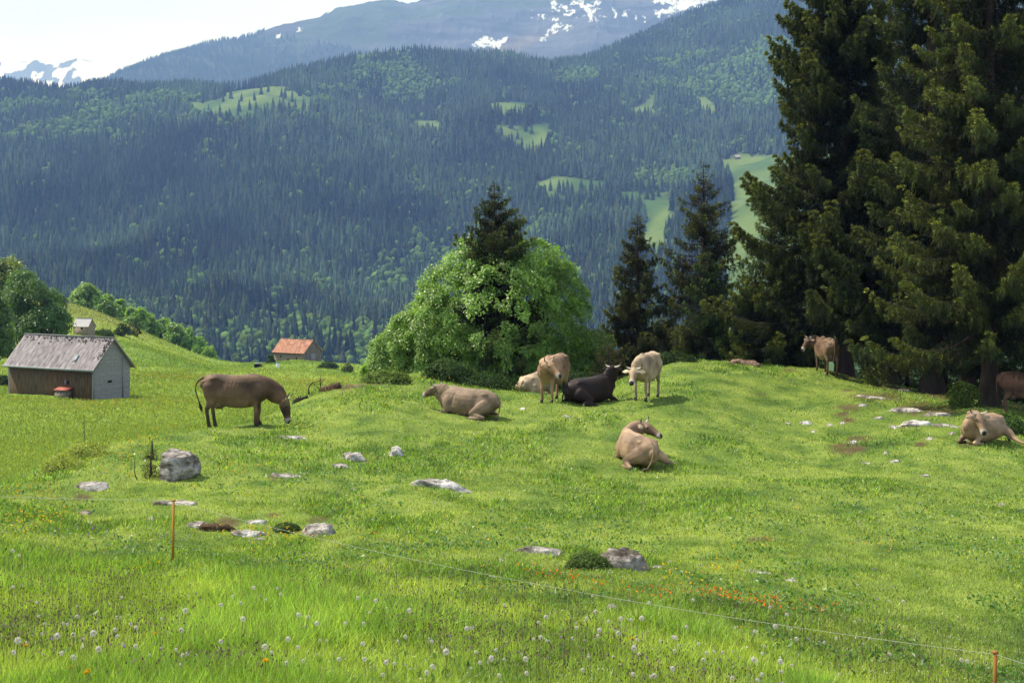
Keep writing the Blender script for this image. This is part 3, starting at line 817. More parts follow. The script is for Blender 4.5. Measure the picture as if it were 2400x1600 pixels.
s62 = 60.0 / F      # metres per photograph pixel at the maple
b = on(1190, 60.5) - Vector((0, 0, 0.1))
def lb(cx, cy, rx, ry, depth=0.0, rd=None):  # an ellipse seen at (cx, cy) as a lobe relative to the base
    d = b.y + depth
    return ((cx - 1200) / F * d - b.x, depth, (HZ - cy) / F * d - b.z, rx * s62, (rd or rx) * s62, ry * s62)
tree('maple_tree', 'wide many-stemmed bright green maple dome on the crest behind the standing cows', b,
     broadleaf_meshes(51, [lb(1190, 735, 170, 165), lb(1060, 730, 90, 120, 0, 110), lb(1290, 740, 95, 140, 0, 110), lb(1120, 630, 80, 78), lb(1245, 632, 85, 80, -0.3), lb(1340, 800, 55, 85),
                           lb(1080, 640, 45, 50, 0.2), lb(1290, 650, 55, 60, .2), lb(1010, 800, 60, 80), lb(1200, 800, 150, 70, -0.6, 100)],
                      [(-.5, 0), (-.15, .15), (.1, -.1), (.35, .1), (.7, 0), (-.8, .1), (.5, -.2)], 480, 220, leaf=0.060, crad=0.36, col=(0.175, 0.295, 0.055), fill=0.16, tw=0.045, trunk_r=0.10), (m_bark2, m_leaf))
b = on(985, 61.5) - Vector((0, 0, 0.1))
tree('maple_tree', 'lower maple spreading down the left flank of the big maple dome', b,
     broadleaf_meshes(52, [lb(985, 790, 80, 80), lb(930, 815, 60, 55), lb(900, 850, 48, 42), lb(1030, 740, 50, 60), lb(880, 870, 30, 28), lb(960, 860, 70, 45), lb(1010, 700, 35, 40)],
                      [(0, 0), (.3, .1), (-.4, 0), (.6, .1)], 350, 180, leaf=0.054, crad=0.30, col=(0.185, 0.30, 0.06), tw=0.03, trunk_r=0.06), (m_bark2, m_leaf))
b = on(1385, 61) - Vector((0, 0, 0.1))
tree('maple_tree', 'small pale green maple peeking out right of the big maple dome', b,
     broadleaf_meshes(53, [lb(1385, 815, 42, 45), lb(1408, 800, 26, 26), lb(1365, 860, 40, 30)], [(0, 0)], 90, 85, leaf=0.07, crad=0.28, col=(0.19, 0.27, 0.06), tw=0.02, trunk_r=0.04), (m_bark2, m_leaf))

# low leafy bushes
m_bush = mat('bush_leaves', attr=True, rough=0.7, spec=0.12, trans=0.35, tcol=(1.3, 1.4, 0.5))
def bush(name, label, px, row, w, h, seed, zf=near_z, col=(0.05, 0.085, 0.02), leaf=0.03, nc=60, nl=40, lo=9, hi=62, cat='bush', crad=None, mtl=None, group=None):
    p = at(px, row, zf, lo, hi); s = p.y / F; W = w * s; Hh = h * s
    ms = broadleaf_meshes(seed, [(0, 0, Hh * .42, W * .42, W * .42, Hh * .5), (W * .25, 0, Hh * .3, W * .28, W * .3, Hh * .36), (-W * .25, .0, Hh * .3, W * .28, W * .3, Hh * .36)],
                          [(0, 0)], nc, nl, leaf=leaf, crad=crad or W * .13, col=col, tw=0.012 * W, trunk_r=0.02 * W)
    t = thing(name, label, cat, p - Vector((0, 0, 0.02)), 0, group)
    part('stem', ms[0], m_bark2, t); part('foliage', ms[1], mtl or m_bush, t)
    return t
bush('bush', 'loose yellowish green shrub below the thin sapling on the left brow', 205, 1068, 110, 40, 61, col=(0.26, 0.30, 0.07), leaf=0.026, nc=60, nl=24)
bush('bush', 'broad yellowish green shrub lowest on the left brow, left of the boulder', 150, 1104, 110, 44, 62, col=(0.26, 0.30, 0.07), leaf=0.026, nc=60, nl=24)
bush('bush', 'small dark evergreen cushion shrub between the two white fenceside rocks', 672, 1243, 60, 22, 63, col=(0.06, 0.10, 0.028), leaf=0.016, nc=90, nl=60)
bush('bush', 'small dark shrub on the left of the rugged grey rock', 1378, 1336, 104, 50, 64, col=(0.075, 0.12, 0.03), leaf=0.018, nc=110, nl=60)
bush('bush', 'bright weedy shrub at the forest edge right of the standing brown cow', 2052, 902, 80, 55, 65, col=(0.11, 0.14, 0.03), leaf=0.045, nc=40, nl=26)
bush('bush', 'dark green shrub in front of the legs of the reddish cow', 2365, 1012, 84, 52, 66, col=(0.035, 0.075, 0.018), leaf=0.04, nc=60, nl=30)
bush('bush', 'leafy undergrowth between the two shaded trunks on the right', 2258, 955, 80, 70, 67, col=(0.06, 0.10, 0.02), leaf=0.045, nc=60, nl=26)
bush('bush', 'light leafy scrub hanging over the edge left of the maple on the crest', 905, 897, 110, 34, 68, col=(0.10, 0.15, 0.035), leaf=0.05, nc=70, nl=40)

bush('bush', 'dark undergrowth at the foot of the big maple', 1120, 905, 170, 30, 161, col=(0.03, 0.06, 0.016), leaf=0.045, nc=150, nl=40)
bush('bush', 'dark undergrowth behind the light tan standing cow', 1345, 915, 90, 50, 162, col=(0.03, 0.055, 0.016), leaf=0.05, nc=110, nl=40)
bush('bush', 'low shaggy undergrowth behind the dark brown lying cow', 1430, 893, 90, 46, 163, col=(0.035, 0.05, 0.016), leaf=0.045, nc=110, nl=40)
bush('bush', 'low leafy undergrowth between the slim dark spruce and the open spruce', 1575, 848, 110, 22, 164, col=(0.03, 0.055, 0.016), leaf=0.05, nc=90, nl=36)
bush('bush', 'dark gap-filling undergrowth between the two left maples', 1050, 888, 110, 52, 165, col=(0.04, 0.075, 0.02), leaf=0.05, nc=110, nl=40)
# ---- trees of the left pasture
def far_leaf(label, px, row, top, w, seed, d=None, col=(0.06, 0.105, 0.022), group=None, nc=150, nl=50, name='broadleaf_tree', tall=False, leafs=None, cr=.12):
    p = on(px, d, low_z) if d else at(px, row, low_z, 60, 420); d = p.y; s = d / F
    Hh = (HZ - top) * s - p.z; W = w * s
    r = RNG(seed)
    lobes = [(0, 0, Hh * .55, W * .22, W * .22, Hh * .28)]
    for k in range(11):
        a = 2.4 * k + r.uniform(-.4, .4); e = r.uniform(.05, 1); q = W * (.34 * math.cos(e * 1.35) + .02)
        lobes.append((math.cos(a) * q, math.sin(a) * q, Hh * (.34 + .52 * e), W * r.uniform(.10, .19), W * .14, Hh * r.uniform(.07, .13)))
    ms = broadleaf_meshes(seed, lobes, [(0, 0), (W * .08, .1), (-W * .06, .1)], nc, nl, leaf=leafs or d * 0.0010, crad=W * cr, col=col, tw=0.012 * W, trunk_r=0.022 * W, fill=0.2)
    return tree(name, label, p - Vector((0, 0, 0.2)), ms, (m_bark2, m_leaf), group=group)
far_leaf('large dark green broadleaf tree behind the grey-roofed wooden barn', 72, 800, 608, 190, 71, d=150, nc=420, nl=60, col=(0.075, 0.15, 0.028), leafs=.135, cr=.07)
far_leaf('rounded olive green tree top at the left edge above the large dark tree', 8, 790, 560, 130, 72, d=185, nc=260, nl=80, col=(0.17, 0.22, 0.055))
far_leaf('green tree at the left edge just left of the barn', -38, 850, 640, 150, 73, d=140, nc=260, nl=80, col=(0.08, 0.145, 0.026))
far_leaf('lower broadleaf tree right behind the large dark tree by the barn', 128, 790, 655, 70, 74, d=175, nc=160, nl=60, col=(0.10, 0.15, 0.03))
rowt = [(200,668,84,'first rounded pale green tree of the ridge row, nearest the large dark tree',(0.075,0.12,0.03)),(252,692,62,'second tree of the ridge row, above the little grey hut',(0.08,0.13,0.03)),
        (283,704,44,'small third tree of the ridge row above the hut',(0.085,0.135,0.032)),(318,716,64,'fourth pale green tree of the ridge row',(0.08,0.13,0.032)),
        (352,728,50,'fifth tree of the ridge row, halfway down',(0.075,0.125,0.03)),(380,738,62,'sixth pale green tree of the ridge row',(0.08,0.13,0.032)),
        (412,754,56,'seventh tree of the ridge row',(0.07,0.12,0.03)),(438,768,44,'eighth tree of the ridge row, third from its right end',(0.075,0.125,0.03)),
        (464,786,46,'ninth tree of the ridge row, second from its right end',(0.08,0.14,0.032)),(490,806,30,'last small tree at the right end of the ridge row',(0.085,0.14,0.034))]
for i, (px, top, w, lab, c) in enumerate(rowt):
    far_leaf(lab, px, 0, top - 7, w, 80 + i, d=300 + (i % 3) * 8, group='ridge row of trees on the left pasture', col=tuple(q * 2.3 for q in c), nc=100, nl=50)
bush('bush', 'dark hedge bush right of the little grey hut', 286, 788, 34, 34, 91, zf=low_z, col=(0.035, 0.06, 0.018), leaf=0.16, nc=40, nl=34, lo=130, hi=300)
bush('bush', 'brownish bare bush beside the dark hedge bush above the pasture', 312, 786, 34, 30, 92, zf=low_z, col=(0.06, 0.065, 0.03), leaf=0.14, nc=30, nl=30, lo=130, hi=300)
bush('bush', 'low dark hedge just in front of the little grey hut', 240, 787, 64, 16, 93, zf=low_z, col=(0.04, 0.075, 0.018), leaf=0.16, nc=40, nl=34, lo=130, hi=300)
bush('bush', 'round low bush right of the orange-roofed barn', 770, 864, 44, 18, 94, zf=low_z, col=(0.035, 0.065, 0.018), leaf=0.18, nc=40, nl=34, lo=200, hi=330)
bush('bush', 'pale shrub on the brow between the orange-roofed barn and the maple', 815, 872, 26, 26, 95, zf=low_z, col=(0.12, 0.15, 0.05), leaf=0.16, nc=26, nl=30, lo=200, hi=330)
bush('bush', 'small green shrub at the left corner of the orange-roofed barn', 634, 852, 18, 28, 96, zf=low_z, col=(0.05, 0.09, 0.02), leaf=0.18, nc=26, nl=30, lo=200, hi=330)
bush('bush', 'dark shrub at the left wall of the wooden barn', 6, 905, 34, 30, 97, zf=low_z, col=(0.035, 0.06, 0.018), leaf=0.09, nc=40, nl=34, lo=90, hi=150)

# ------------------------------------------------------------------ cattle
def coat_material():
    m = mat('cow_coat', attr=True, rough=0.62, noise=[(2.6, 0.7, (0.55, 0.50, 0.47)), ((26, 26, 9), 0.22, (0.6, 0.58, 0.55))], bump=((30, 30, 16), 0.5, 0.010), spec=0.25)
    return m
m_coat = coat_material()
m_horn = mat('horn', attr=True, rough=0.45, spec=0.4)
m_eye = mat('cow_eye', (0.006, 0.004, 0.003), rough=0.15, spec=0.6)
m_tailhair = mat('tail_hair', attr=True, rough=0.85, bump=((60, 60, 8), 0.8, 0.01))
m_tag = mat('ear_tag', (0.75, 0.50, 0.02), rough=0.5)

def catmull(P, k=4):
    P = np.asarray(P, float); n = len(P); out = []
    for i in range(n - 1):
        p0 = P[max(i - 1, 0)]; p1 = P[i]; p2 = P[i + 1]; p3 = P[min(i + 2, n - 1)]
        for j in range(k):
            t = j / k
            out.append(0.5 * ((2 * p1) + (-p0 + p2) * t + (2 * p0 - 5 * p1 + 4 * p2 - p3) * t * t + (-p0 + 3 * p1 - 3 * p2 + p3) * t ** 3))
    out.append(P[-1]); return np.array(out)

def loft(rows, up=(0, 0, 1), n=16, k=4, sup=2.0):
    """rows: (x,y,z, half width, half height); closed, round ended"""
    R = catmull(rows, k); pts = R[:, :3]; a = np.maximum(R[:, 3], 0.004); b = np.maximum(R[:, 4], 0.004)
    t = unit(np.gradient(pts, axis=0)); up = np.asarray(up, float)
    s = unit(np.cross(np.broadcast_to(up, t.shape), t)); u = np.cross(t, s)
    # round caps
    def cap(p, tt, ss, uu, a_, b_, sg):
        q = []
        for f in ((0.55, 0.83), (0.9, 0.42)):
            q.append((p + sg * tt * min(a_, b_) * f[0], a_ * f[1], b_ * f[1], ss, uu))
        return q
    rows2 = [(p, x, y, s0, u0) for (p, x, y, s0, u0) in reversed(cap(pts[0], t[0], s[0], u[0], a[0], b[0], -1))]
    rows2 += [(pts[i], a[i], b[i], s[i], u[i]) for i in range(len(pts))]
    rows2 += cap(pts[-1], t[-1], s[-1], u[-1], a[-1], b[-1], 1)
    an = np.arange(n) * 2 * PI / n
    ca = np.sign(np.cos(an)) * np.abs(np.cos(an)) ** (2 / sup); sa = np.sign(np.sin(an)) * np.abs(np.sin(an)) ** (2 / sup)
    V = np.concatenate([p + ca[:, None] * x * s0 + sa[:, None] * y * u0 for (p, x, y, s0, u0) in rows2])
    m = len(rows2)
    i = np.arange(m - 1)[:, None] * n + np.arange(n)[None]; j = np.arange(m - 1)[:, None] * n + (np.arange(n)[None] + 1) % n
    F4 = [tuple(q) for q in np.stack([i, j, j + n, i + n], -1).reshape(-1, 4)]
    F4.append(tuple(range(n))[::-1]); F4.append(tuple((m - 1) * n + np.arange(n)))
    return V, F4

def blob(c, r, k=2):
    V, T = ico(k); return V * np.array(r) + np.array(c), [tuple(t) for t in T]

def fuse(pieces, voxel=0.02, smooth=4):
    V = []; Fc = []; o = 0
    for v, f in pieces:
        V.append(v); Fc += [tuple(int(q) + o for q in t) for t in f]; o += len(v)
    me = bpy.data.meshes.new('tmp'); me.from_pydata(np.concatenate(V).tolist(), [], Fc); me.update()
    bm = bmesh.new(); bm.from_mesh(me); bmesh.ops.recalc_face_normals(bm, faces=bm.faces); bm.to_mesh(me); bm.free()
    ob = bpy.data.objects.new('tmp', me); COL.objects.link(ob)
    md = ob.modifiers.new('r', 'REMESH'); md.mode = 'VOXEL'; md.voxel_size = voxel; md.use_smooth_shade = True
    sm = ob.modifiers.new('s', 'SMOOTH'); sm.factor = 0.5; sm.iterations = smooth
    dg = bpy.context.evaluated_depsgraph_get(); dg.update()
    ev = ob.evaluated_get(dg); out = bpy.data.meshes.new_from_object(ev)
    bpy.data.objects.remove(ob); bpy.data.meshes.remove(me)
    return out

def v3(*a): return np.array(a, float)

def cow(label, px, d, yaw, pose, head, coat, name='cow', zoff=0.0, pitch=0.0, roll=0.0, horns=True, tag_ear=False, stretch=False, scale=1.0, ledge=None, hornlen=1.0, group='cattle on the alpine meadow', tail=None):
    """head: (poll position in body space, muzzle direction in world space, side-bend)"""
    base = on(px, d)
    yw = math.radians(yaw)
    t = thing(name, label, 'cow', base + Vector((0, 0, zoff)), yw, group)
    t.rotation_euler = (math.radians(roll), math.radians(pitch), yw); t.scale = (scale,) * 3
    Rw = Matrix.Rotation(yw, 3, 'Z').inverted()
    P = v3(*head[0]); h = np.array(Rw @ Vector(head[1]).normalized()); up0 = v3(0, 0, 1) if abs(h[2]) < 0.93 else v3(1, 0, 0.2)
    sd = unit(np.cross(up0, h)); hu = np.cross(h, sd)     # left side of the head, forehead side
    pc = []; hoof = []
    if pose == 'stand':
        dz = 0.0
        pc.append(loft([(-.86,0,1.12,.10,.14),(-.78,0,1.10,.20,.24),(-.62,0,1.06,.265,.31),(-.42,0,.985,.275,.375),(-.15,0,.925,.325,.42),(.12,0,.915,.335,.43),(.36,0,.94,.285,.41),(.56,0,.99,.225,.355),(.72,0,1.02,.18,.29),(.82,0,1.04,.11,.19)], n=20, sup=2.3))
        pc.append(loft([(-.80,0,1.30,.045,.05),(-.5,0,1.335,.05,.045),(0,0,1.30,.04,.04),(.42,0,1.33,.045,.055),(.62,0,1.27,.05,.06)], n=10))   # backbone
        for s in (-1, 1):
            pc.append(blob((-.56, s*.185, 1.25), (.13,.075,.075)))             # hook bones
            pc.append(blob((-.81, s*.10, 1.18), (.07,.05,.06)))             # pin bones
            pc.append(loft([(.46,s*.13,1.16,.07,.10),(.56,s*.185,.98,.085,.15),(.54,s*.19,.80,.075,.13)], up=(1,0,0), n=10))   # shoulder
            fz = ledge[0] if ledge else 0; rz_ = ledge[1] if ledge else 0
            fx = .02 * s
            pc.append(loft([(.50,s*.17,.90,.085,.12),(.50+fx,s*.175,.66,.065,.085),(.515+fx,s*.165,.48,.048,.052),(.52+fx,s*.165,.40,.052,.055),(.505+fx,s*.165,.26+fz*.4,.039,.043),(.50+fx,s*.165,.13+fz*.8,.042,.048),(.53+fx,s*.165,.05+fz,.045,.055),(.545+fx,s*.165,.02+fz,.052,.062)], up=(1,0,0), n=12))
            rx = .05 * s
            pc.append(loft([(-.64,s*.15,1.08,.12,.23),(-.58+rx,s*.185,.86,.105,.21),(-.61+rx,s*.175,.66,.068,.115),(-.70+rx,s*.165,.49,.042,.062),(-.69+rx,s*.165,.36,.042,.050),(-.66+rx,s*.165,.16+rz_*.7,.044,.050),(-.635+rx,s*.165,.05+rz_,.046,.058),(-.62+rx,s*.165,.02+rz_,.052,.064)], up=(1,0,0), n=12))
            hoof += [v3(.54+fx,s*.165,0.03+fz), v3(-.625+rx,s*.165,0.03+rz_)]
        pc.append(blob((-.46,0,.60), (.17,.135,.14)));  pc.append(blob((-.58,0,.66), (.14,.12,.14)))
        for a_ in (-1, 1):
            for b_ in (-1, 1): pc.append(loft([(-.46+.07*a_,.065*b_,.50,.018,.018),(-.46+.08*a_,.07*b_,.435,.014,.014)], up=(1,0,0), n=6, k=2))
        if tail is None: tail = [(-.86,0,1.27),(-.945,0,1.20),(-.965,.01,.95),(-.95,.02,.70)]
        nb = [(.52,0,1.08,.17,.27),(.74,0,1.08,.14,.22)]
    else:
        H0 = 0.42
        pc.append(loft([(-.84,0,.40,.12,.14),(-.76,0,.42,.24,.25),(-.58,0,.42,.33,.34),(-.35,0,.41,.35,.365),(-.08,0,.40,.385,.385),(.16,0,.41,.37,.395),(.38,0,.44,.30,.385),(.56,0,.48,.24,.35),(.70,0,.52,.19,.28),(.80,0,.55,.12,.18)], n=20, sup=2.25))
        pc.append(loft([(-.78,0,.64,.045,.05),(-.5,0,.745,.05,.045),(0,0,.765,.04,.04),(.42,0,.82,.045,.055),(.60,0,.80,.05,.06)], n=10))
        for s in (-1, 1):
            pc.append(blob((-.54, s*.20, .65), (.13,.09,.085))); pc.append(blob((-.80, s*.11, .55), (.055,.045,.05)))
            pc.append(loft([(.44,s*.14,.66,.07,.10),(.54,s*.22,.46,.085,.15),(.54,s*.23,.26,.08,.12)], up=(1,0,0), n=10))
            # folded foreleg: elbow back, knee forward on the ground, cannon tucked back
            pc.append(loft([(.50,s*.22,.24,.075,.10),(.66,s*.235,.15,.062,.075),(.80,s*.24,.085,.055,.058)], up=(0,0,1), n=10))
            pc.append(loft([(.80,s*.24,.075,.050,.052),(.64,s*.27,.05,.036,.036),(.50,s*.28,.05,.040,.04),(.43,s*.28,.045,.045,.045)], up=(0,0,1), n=10))
            if stretch and s == stretch:
                pc.append(loft([(-.58,s*.24,.36,.20,.15),(-.62,s*.42,.24,.13,.12),(-.60,s*.58,.13,.06,.07),(-.52,s*.80,.06,.038,.045),(-.45,s*.98,.045,.038,.042),(-.42,s*1.08,.035,.045,.04)], up=(0,0,1), n=12))
                hoof.append(v3(-.42, s*1.10, .03))
            else:
                pc.append(loft([(-.60,s*.26,.34,.16,.22),(-.42,s*.40,.24,.11,.16),(-.28,s*.46,.17,.09,.10)], up=(0,0,1), n=12))
                pc.append(loft([(-.28,s*.46,.15,.08,.08),(-.50,s*.50,.10,.055,.06),(-.64,s*.50,.065,.048,.05)], up=(0,0,1), n=10))
                pc.append(loft([(-.64,s*.50,.055,.042,.045),(-.42,s*.54,.045,.034,.036),(-.24,s*.54,.045,.040,.04),(-.17,s*.54,.04,.045,.04)], up=(0,0,1), n=10))
                hoof.append(v3(-.16, s*.54, .04))
            hoof.append(v3(.42, s*.28, .04))
        if tail is None: tail = [(-.84,0,.60),(-.93,.02,.50),(-.95,.08,.25),(-.92,.18,.06)]
        nb = [(.46,0,.58,.17,.24),(.64,0,.66,.14,.20)]
    # neck to poll
    e = P - h * 0.02 - hu * 0.05; m0 = np.array(nb[-1][:3])
    m1 = m0 * .55 + e * .45 + v3(.03, 0, -.03); m2 = m0 * .2 + e * .8
    pc.append(loft([nb[0], nb[1], (*m1, .15, .26), (*m2, .13, .215), (*e, .105, .145)], up=(0, 0, 1) if pose != 'graze' else (1, 0, 0), n=14))
    # head
    hs = 1.15; H = lambda s_, off, w, hh: (*(P + h * s_ * hs + hu * off * hs), w * hs, hh * hs)
    pc.append(loft([H(-.05,-.04,.075,.075), H(.03,-.035,.105,.115), H(.13,-.035,.112,.125), H(.24,-.03,.088,.105), H(.34,-.025,.072,.084), H(.42,-.03,.078,.076), H(.47,-.035,.070,.062)], up=hu, n=14))
    pc.append(blob(P + h * .0 + hu * .045, (.06,.06,.05)))        # poll bump
    for s in (-1, 1):
        pc.append(blob(P + h * .15 + sd * s * .112 + hu * .025, (.038,) * 3))   # brow
        a0 = P + h * .035 + sd * s * .10 + hu * .0
        dirn = unit(sd * s * 1.0 - hu * .10 - h * .02 + v3(0, 0, -.12))
        pc.append(loft([(*a0, .03, .025), (*(a0 + dirn * .07), .058, .024), (*(a0 + dirn * .16), .072, .022), (*(a0 + dirn * .25), .034, .018)], up=hu + h * .3, n=10))
    me = fuse(pc, 0.018, 6)
    # --- coat colouring
    n = len(me.vertices); V = np.empty(n * 3, np.float32); me.vertices.foreach_get('co', V); V = V.reshape(-1, 3)
    # ribs, flank hollow and shoulder groove
    zt, zm = (1.33, .92) if pose == 'stand' else (.78, .42)
    sgn = np.sign(V[:, 1]); side = smoothstep(.12, .2, np.abs(V[:, 1])) * smoothstep(zm - .25, zm, V[:, 2]) * (1 - smoothstep(zt - .14, zt - .04, V[:, 2]))
    rib = (.0028 if pose == 'stand' else .0012) * np.sin((V[:, 0] + .25 * (zt - V[:, 2])) * 2 * PI / .095) * smoothstep(-.38, -.28, V[:, 0]) * (1 - smoothstep(.25, .36, V[:, 0]))
    hol = -.034 * np.exp(-((V[:, 0] + .36) / .09) ** 2 - ((V[:, 2] - (zt - .21)) / .10) ** 2)
    shg = -.016 * np.exp(-((V[:, 0] - .38 + .3 * (V[:, 2] - zm)) / .035) ** 2)
    V[:, 1] += sgn * side * (rib + hol + shg); V[:, 1] += sgn * .006 * fbm(V[:, 0] * 7, V[:, 2] * 7 + 3, 3) * side
    me.vertices.foreach_set('co', V.ravel())
    C = np.tile(np.array(coat, float), (n, 1))
    C *= (1 + .95 * fbm(V[:, 0] * 2.6 + px, V[:, 2] * 3.2 + V[:, 1] * 2.2, 4))[:, None]
    dark = C * np.array([0.52, 0.48, 0.45]); pale = np.minimum(C * np.array([1.45, 1.5, 1.5]) + 0.04, 0.75)
    def mix(C, T, w): w = np.clip(w, 0, 1)[:, None]; return C * (1 - w) + T * w
    top = 1.32 if pose == 'stand' else 0.78
    wf = smoothstep(.25, .6, V[:, 0]) * smoothstep(.3, .7, V[:, 2] / top)
    C = mix(C, dark, 0.30 * wf)                                      # darker shoulders and neck
    C = mix(C, pale, 0.55 * smoothstep(top - .09, top + .0, V[:, 2]) * (1 - smoothstep(.06, .14, np.abs(V[:, 1]))) * (V[:, 0] < .55))
    if pose == 'stand':
        C = mix(C, pale, 0.65 * (1 - smoothstep(.62, .80, V[:, 2])) * smoothstep(.5, .56, V[:, 2]) * (V[:, 0] < .3))
        C = mix(C, pale, 0.7 * (1 - smoothstep(.10, .2, np.linalg.norm((V - v3(-.5, 0, .58)) * v3(.8, 1, .9), axis=1))))
        C = mix(C, dark, 0.45 * (1 - smoothstep(.12, .48, V[:, 2])))
    dm = np.linalg.norm(V - (P + h * .54 - hu * .035), axis=1)
    L_ = (V - P) @ h; onhead = (np.linalg.norm(np.cross(V - P, h), axis=1) < .22) & (L_ > -.1)
    C = mix(C, dark, 0.45 * onhead * smoothstep(.05, .25, L_) * (1 - smoothstep(.38, .42, L_)))
    C = mix(C, np.array([.50, .46, .40]), 0.85 * (1 - smoothstep(.10, .135, dm)) * onhead)
    dn = np.linalg.norm(V - (P + h * .575 + hu * .005), axis=1)
    C = mix(C, np.array([.018, .016, .018]), (1 - smoothstep(.066, .085, dn)) * onhead)
    for s in (-1, 1):
        a0 = P + h * .035 + sd * s * .19; de = np.linalg.norm(V - a0, axis=1)
        C = mix(C, pale, 0.55 * (1 - smoothstep(.09, .15, de)))
    for q in hoof: C = mix(C, np.array([.035, .028, .024]), 1 - smoothstep(.055, .08, np.linalg.norm(V - q, axis=1)))
    c4 = np.ones((n, 4), np.float32); c4[:, :3] = C
    a = me.color_attributes.new(name='Col', type='FLOAT_COLOR', domain='POINT'); a.data.foreach_set('color', c4.ravel())
    me.name = 'cow_body'
    me.materials.clear(); part('body', me, m_coat, t)
    for s in (-1, 1):
        ev, ef = blob(P + h * .165 + sd * s * .130 + hu * .014, (.021, .021, .021))
        part('eye', make_mesh('eye', ev, np.array(ef), None, True), m_eye, t)
        if horns:
            b0 = P + sd * s * .075 + hu * .035 - h * .01; hl = hornlen
            W = v3(0, 0, 1); upv = unit(hu * .5 + W * .6)
            rows = [(*b0, .030, .030), (*(b0 + sd * s * .07 * hl + upv * .015), .027, .027), (*(b0 + sd * s * .135 * hl + upv * .05 * hl), .021, .021), (*(b0 + sd * s * .17 * hl + upv * .12 * hl), .013, .013), (*(b0 + sd * s * .165 * hl + upv * .175 * hl), .005, .005)]
            hv, hf = loft(rows, up=hu + h * .2, n=8, k=3)
            dd = np.linalg.norm(hv - b0, axis=1); w = smoothstep(.11, .19, dd / hl)[:, None]
            hc = np.array([.50, .44, .33]) * (1 - w) + np.array([.03, .025, .02]) * w
            tri = [f for f in hf if len(f) == 4]
            part('horn', make_mesh('horn', hv, np.array(tri), hc, True), m_horn, t)
    tr = catmull([(*q, 0) for q in tail], 4)[:, :3]
    tv, tq = tube_np(tr, np.interp(np.linspace(0, 1, len(tr)), [0, .2, 1], [.045, .026, .014]), 8)
    tl_ = part('tail', make_mesh('tail', tv, tq, np.tile(np.array(coat) * .8, (len(tv), 1)), True), m_tailhair, t)
    q0, q1 = tr[-2], tr[-1]; dv = unit(q1 - q0); q2 = q1 + dv * .14 + v3(0, 0, -.03 if pose == 'stand' else 0); q3 = q1 + dv * .27
    if q3[2] < .02: q3[2] = .02; q2[2] = max(q2[2], .03)
    gv, gf = loft([(*q1, .015, .015), (*q2, .04, .04), (*q3, .010, .010)], up=(1, .2, 0), n=8, k=4)
    part('tail_tuft', make_mesh('tail_tuft', gv, np.array([f for f in gf if len(f) == 4]), np.tile(np.array(coat) * .28, (len(gv), 1)), True), m_tailhair, tl_)
    if tag_ear:
        c0 = P + h * .05 + sd * .17 - v3(0, 0, .03)
        bv = np.array([[x, y, z] for x in (-1, 1) for y in (-1, 1) for z in (-1, 1)], float)
        bv = c0 + bv[:, :1] * sd * .03 + bv[:, 1:2] * hu * .035 + bv[:, 2:] * h * .004
        part('ear_tag', make_mesh('ear_tag', bv, np.array([[0,1,3,2],[4,6,7,5],[0,4,5,1],[2,3,7,6],[0,2,6,4],[1,5,7,3]])), m_tag, t)
    return t

TAN = (0.34, 0.215, 0.125); PINK = (0.30, 0.203, 0.128); GREY = (0.235, 0.168, 0.110); CREAM = (0.36, 0.275, 0.18); BROWN = (0.118, 0.072, 0.040); DARKB = (0.018, 0.009, 0.007); RED = (0.17, 0.085, 0.055)
cow('brown cow grazing head down on the left brow beside the dead branches', 556, 37.5, 3, 'stand', ((1.24, -.02, .68), (.20, -.12, -.97)), BROWN, hornlen=1.35, ledge=(.04, -.02), scale=1.02,
    tail=[(-.86,0,1.27),(-1.0,.0,1.19),(-1.07,.01,.98),(-.98,.02,.66)])
cow('light tan cow standing front-on with its head turned sideways, left of the dark lying cow', 1297, 43, -113, 'stand', ((.86, .16, 1.19), (.62, -.42, -.62)), TAN, scale=1.03)
cow('pale greyish cow standing with lowered head facing the camera, right of the dark lying cow', 1515, 43.3, -114, 'stand', ((1.06, -.02, .93), (-.22, -.80, -.62)), CREAM, scale=1.02)
cow('dark brown cow lying between the two standing cows, looking away', 1383, 42.8, 33, 'lie', ((.86, .02, 1.02), (.25, .75, -.55)), DARKB, tag_ear=True, zoff=-.03)
cow('tan cow lying alone in front of the herd with its neck bent round', 1493, 34.2, 112, 'lie', ((.72, -.56, .92), (.78, -.42, -.46)), PINK, stretch=-1, zoff=-.02, scale=.95)
cow('grey-brown cow lying alone left of the herd, horned head at its left end', 1098, 39.5, 160, 'lie', ((.95, -.02, .80), (-.72, .55, -.42)), GREY, zoff=-.06)
cow('tan horned cow lying at the far right, facing the camera with one hind leg out', 2304, 38.8, -140, 'lie', ((.66, .26, .84), (.12, -.62, -.86)), PINK, stretch=1, zoff=-.02, hornlen=1.1)
cow('brown cow standing in the shade under the tallest spruce, seen from behind', 1936, 53.6, 97, 'stand', ((.86, .36, 1.26), (-.55, -.25, -.75)), (.17, .105, .065), horns=True)
cow('reddish brown cow standing in the shade, half cut off by the right edge', 2408, 45.3, -4, 'stand', ((1.02, 0, 1.30), (.8, -.1, -.5)), RED)
cow('pale cow lying half hidden behind the light tan standing cow', 1252, 49.5, 62, 'lie', ((.86, .05, .80), (.3, .8, -.5)), CREAM, horns=False, zoff=-.08)

# ------------------------------------------------------------------ buildings
def box_np(x0, x1, y0, y1, z0, z1):
    V = np.array([[x, y, z] for z in (z0, z1) for y in (y0, y1) for x in (x0, x1)], float)
    Q = np.array([[0,2,3,1],[4,5,7,6],[0,1,5,4],[2,6,7,3],[0,4,6,2],[1,3,7,5]])
    return V, Q

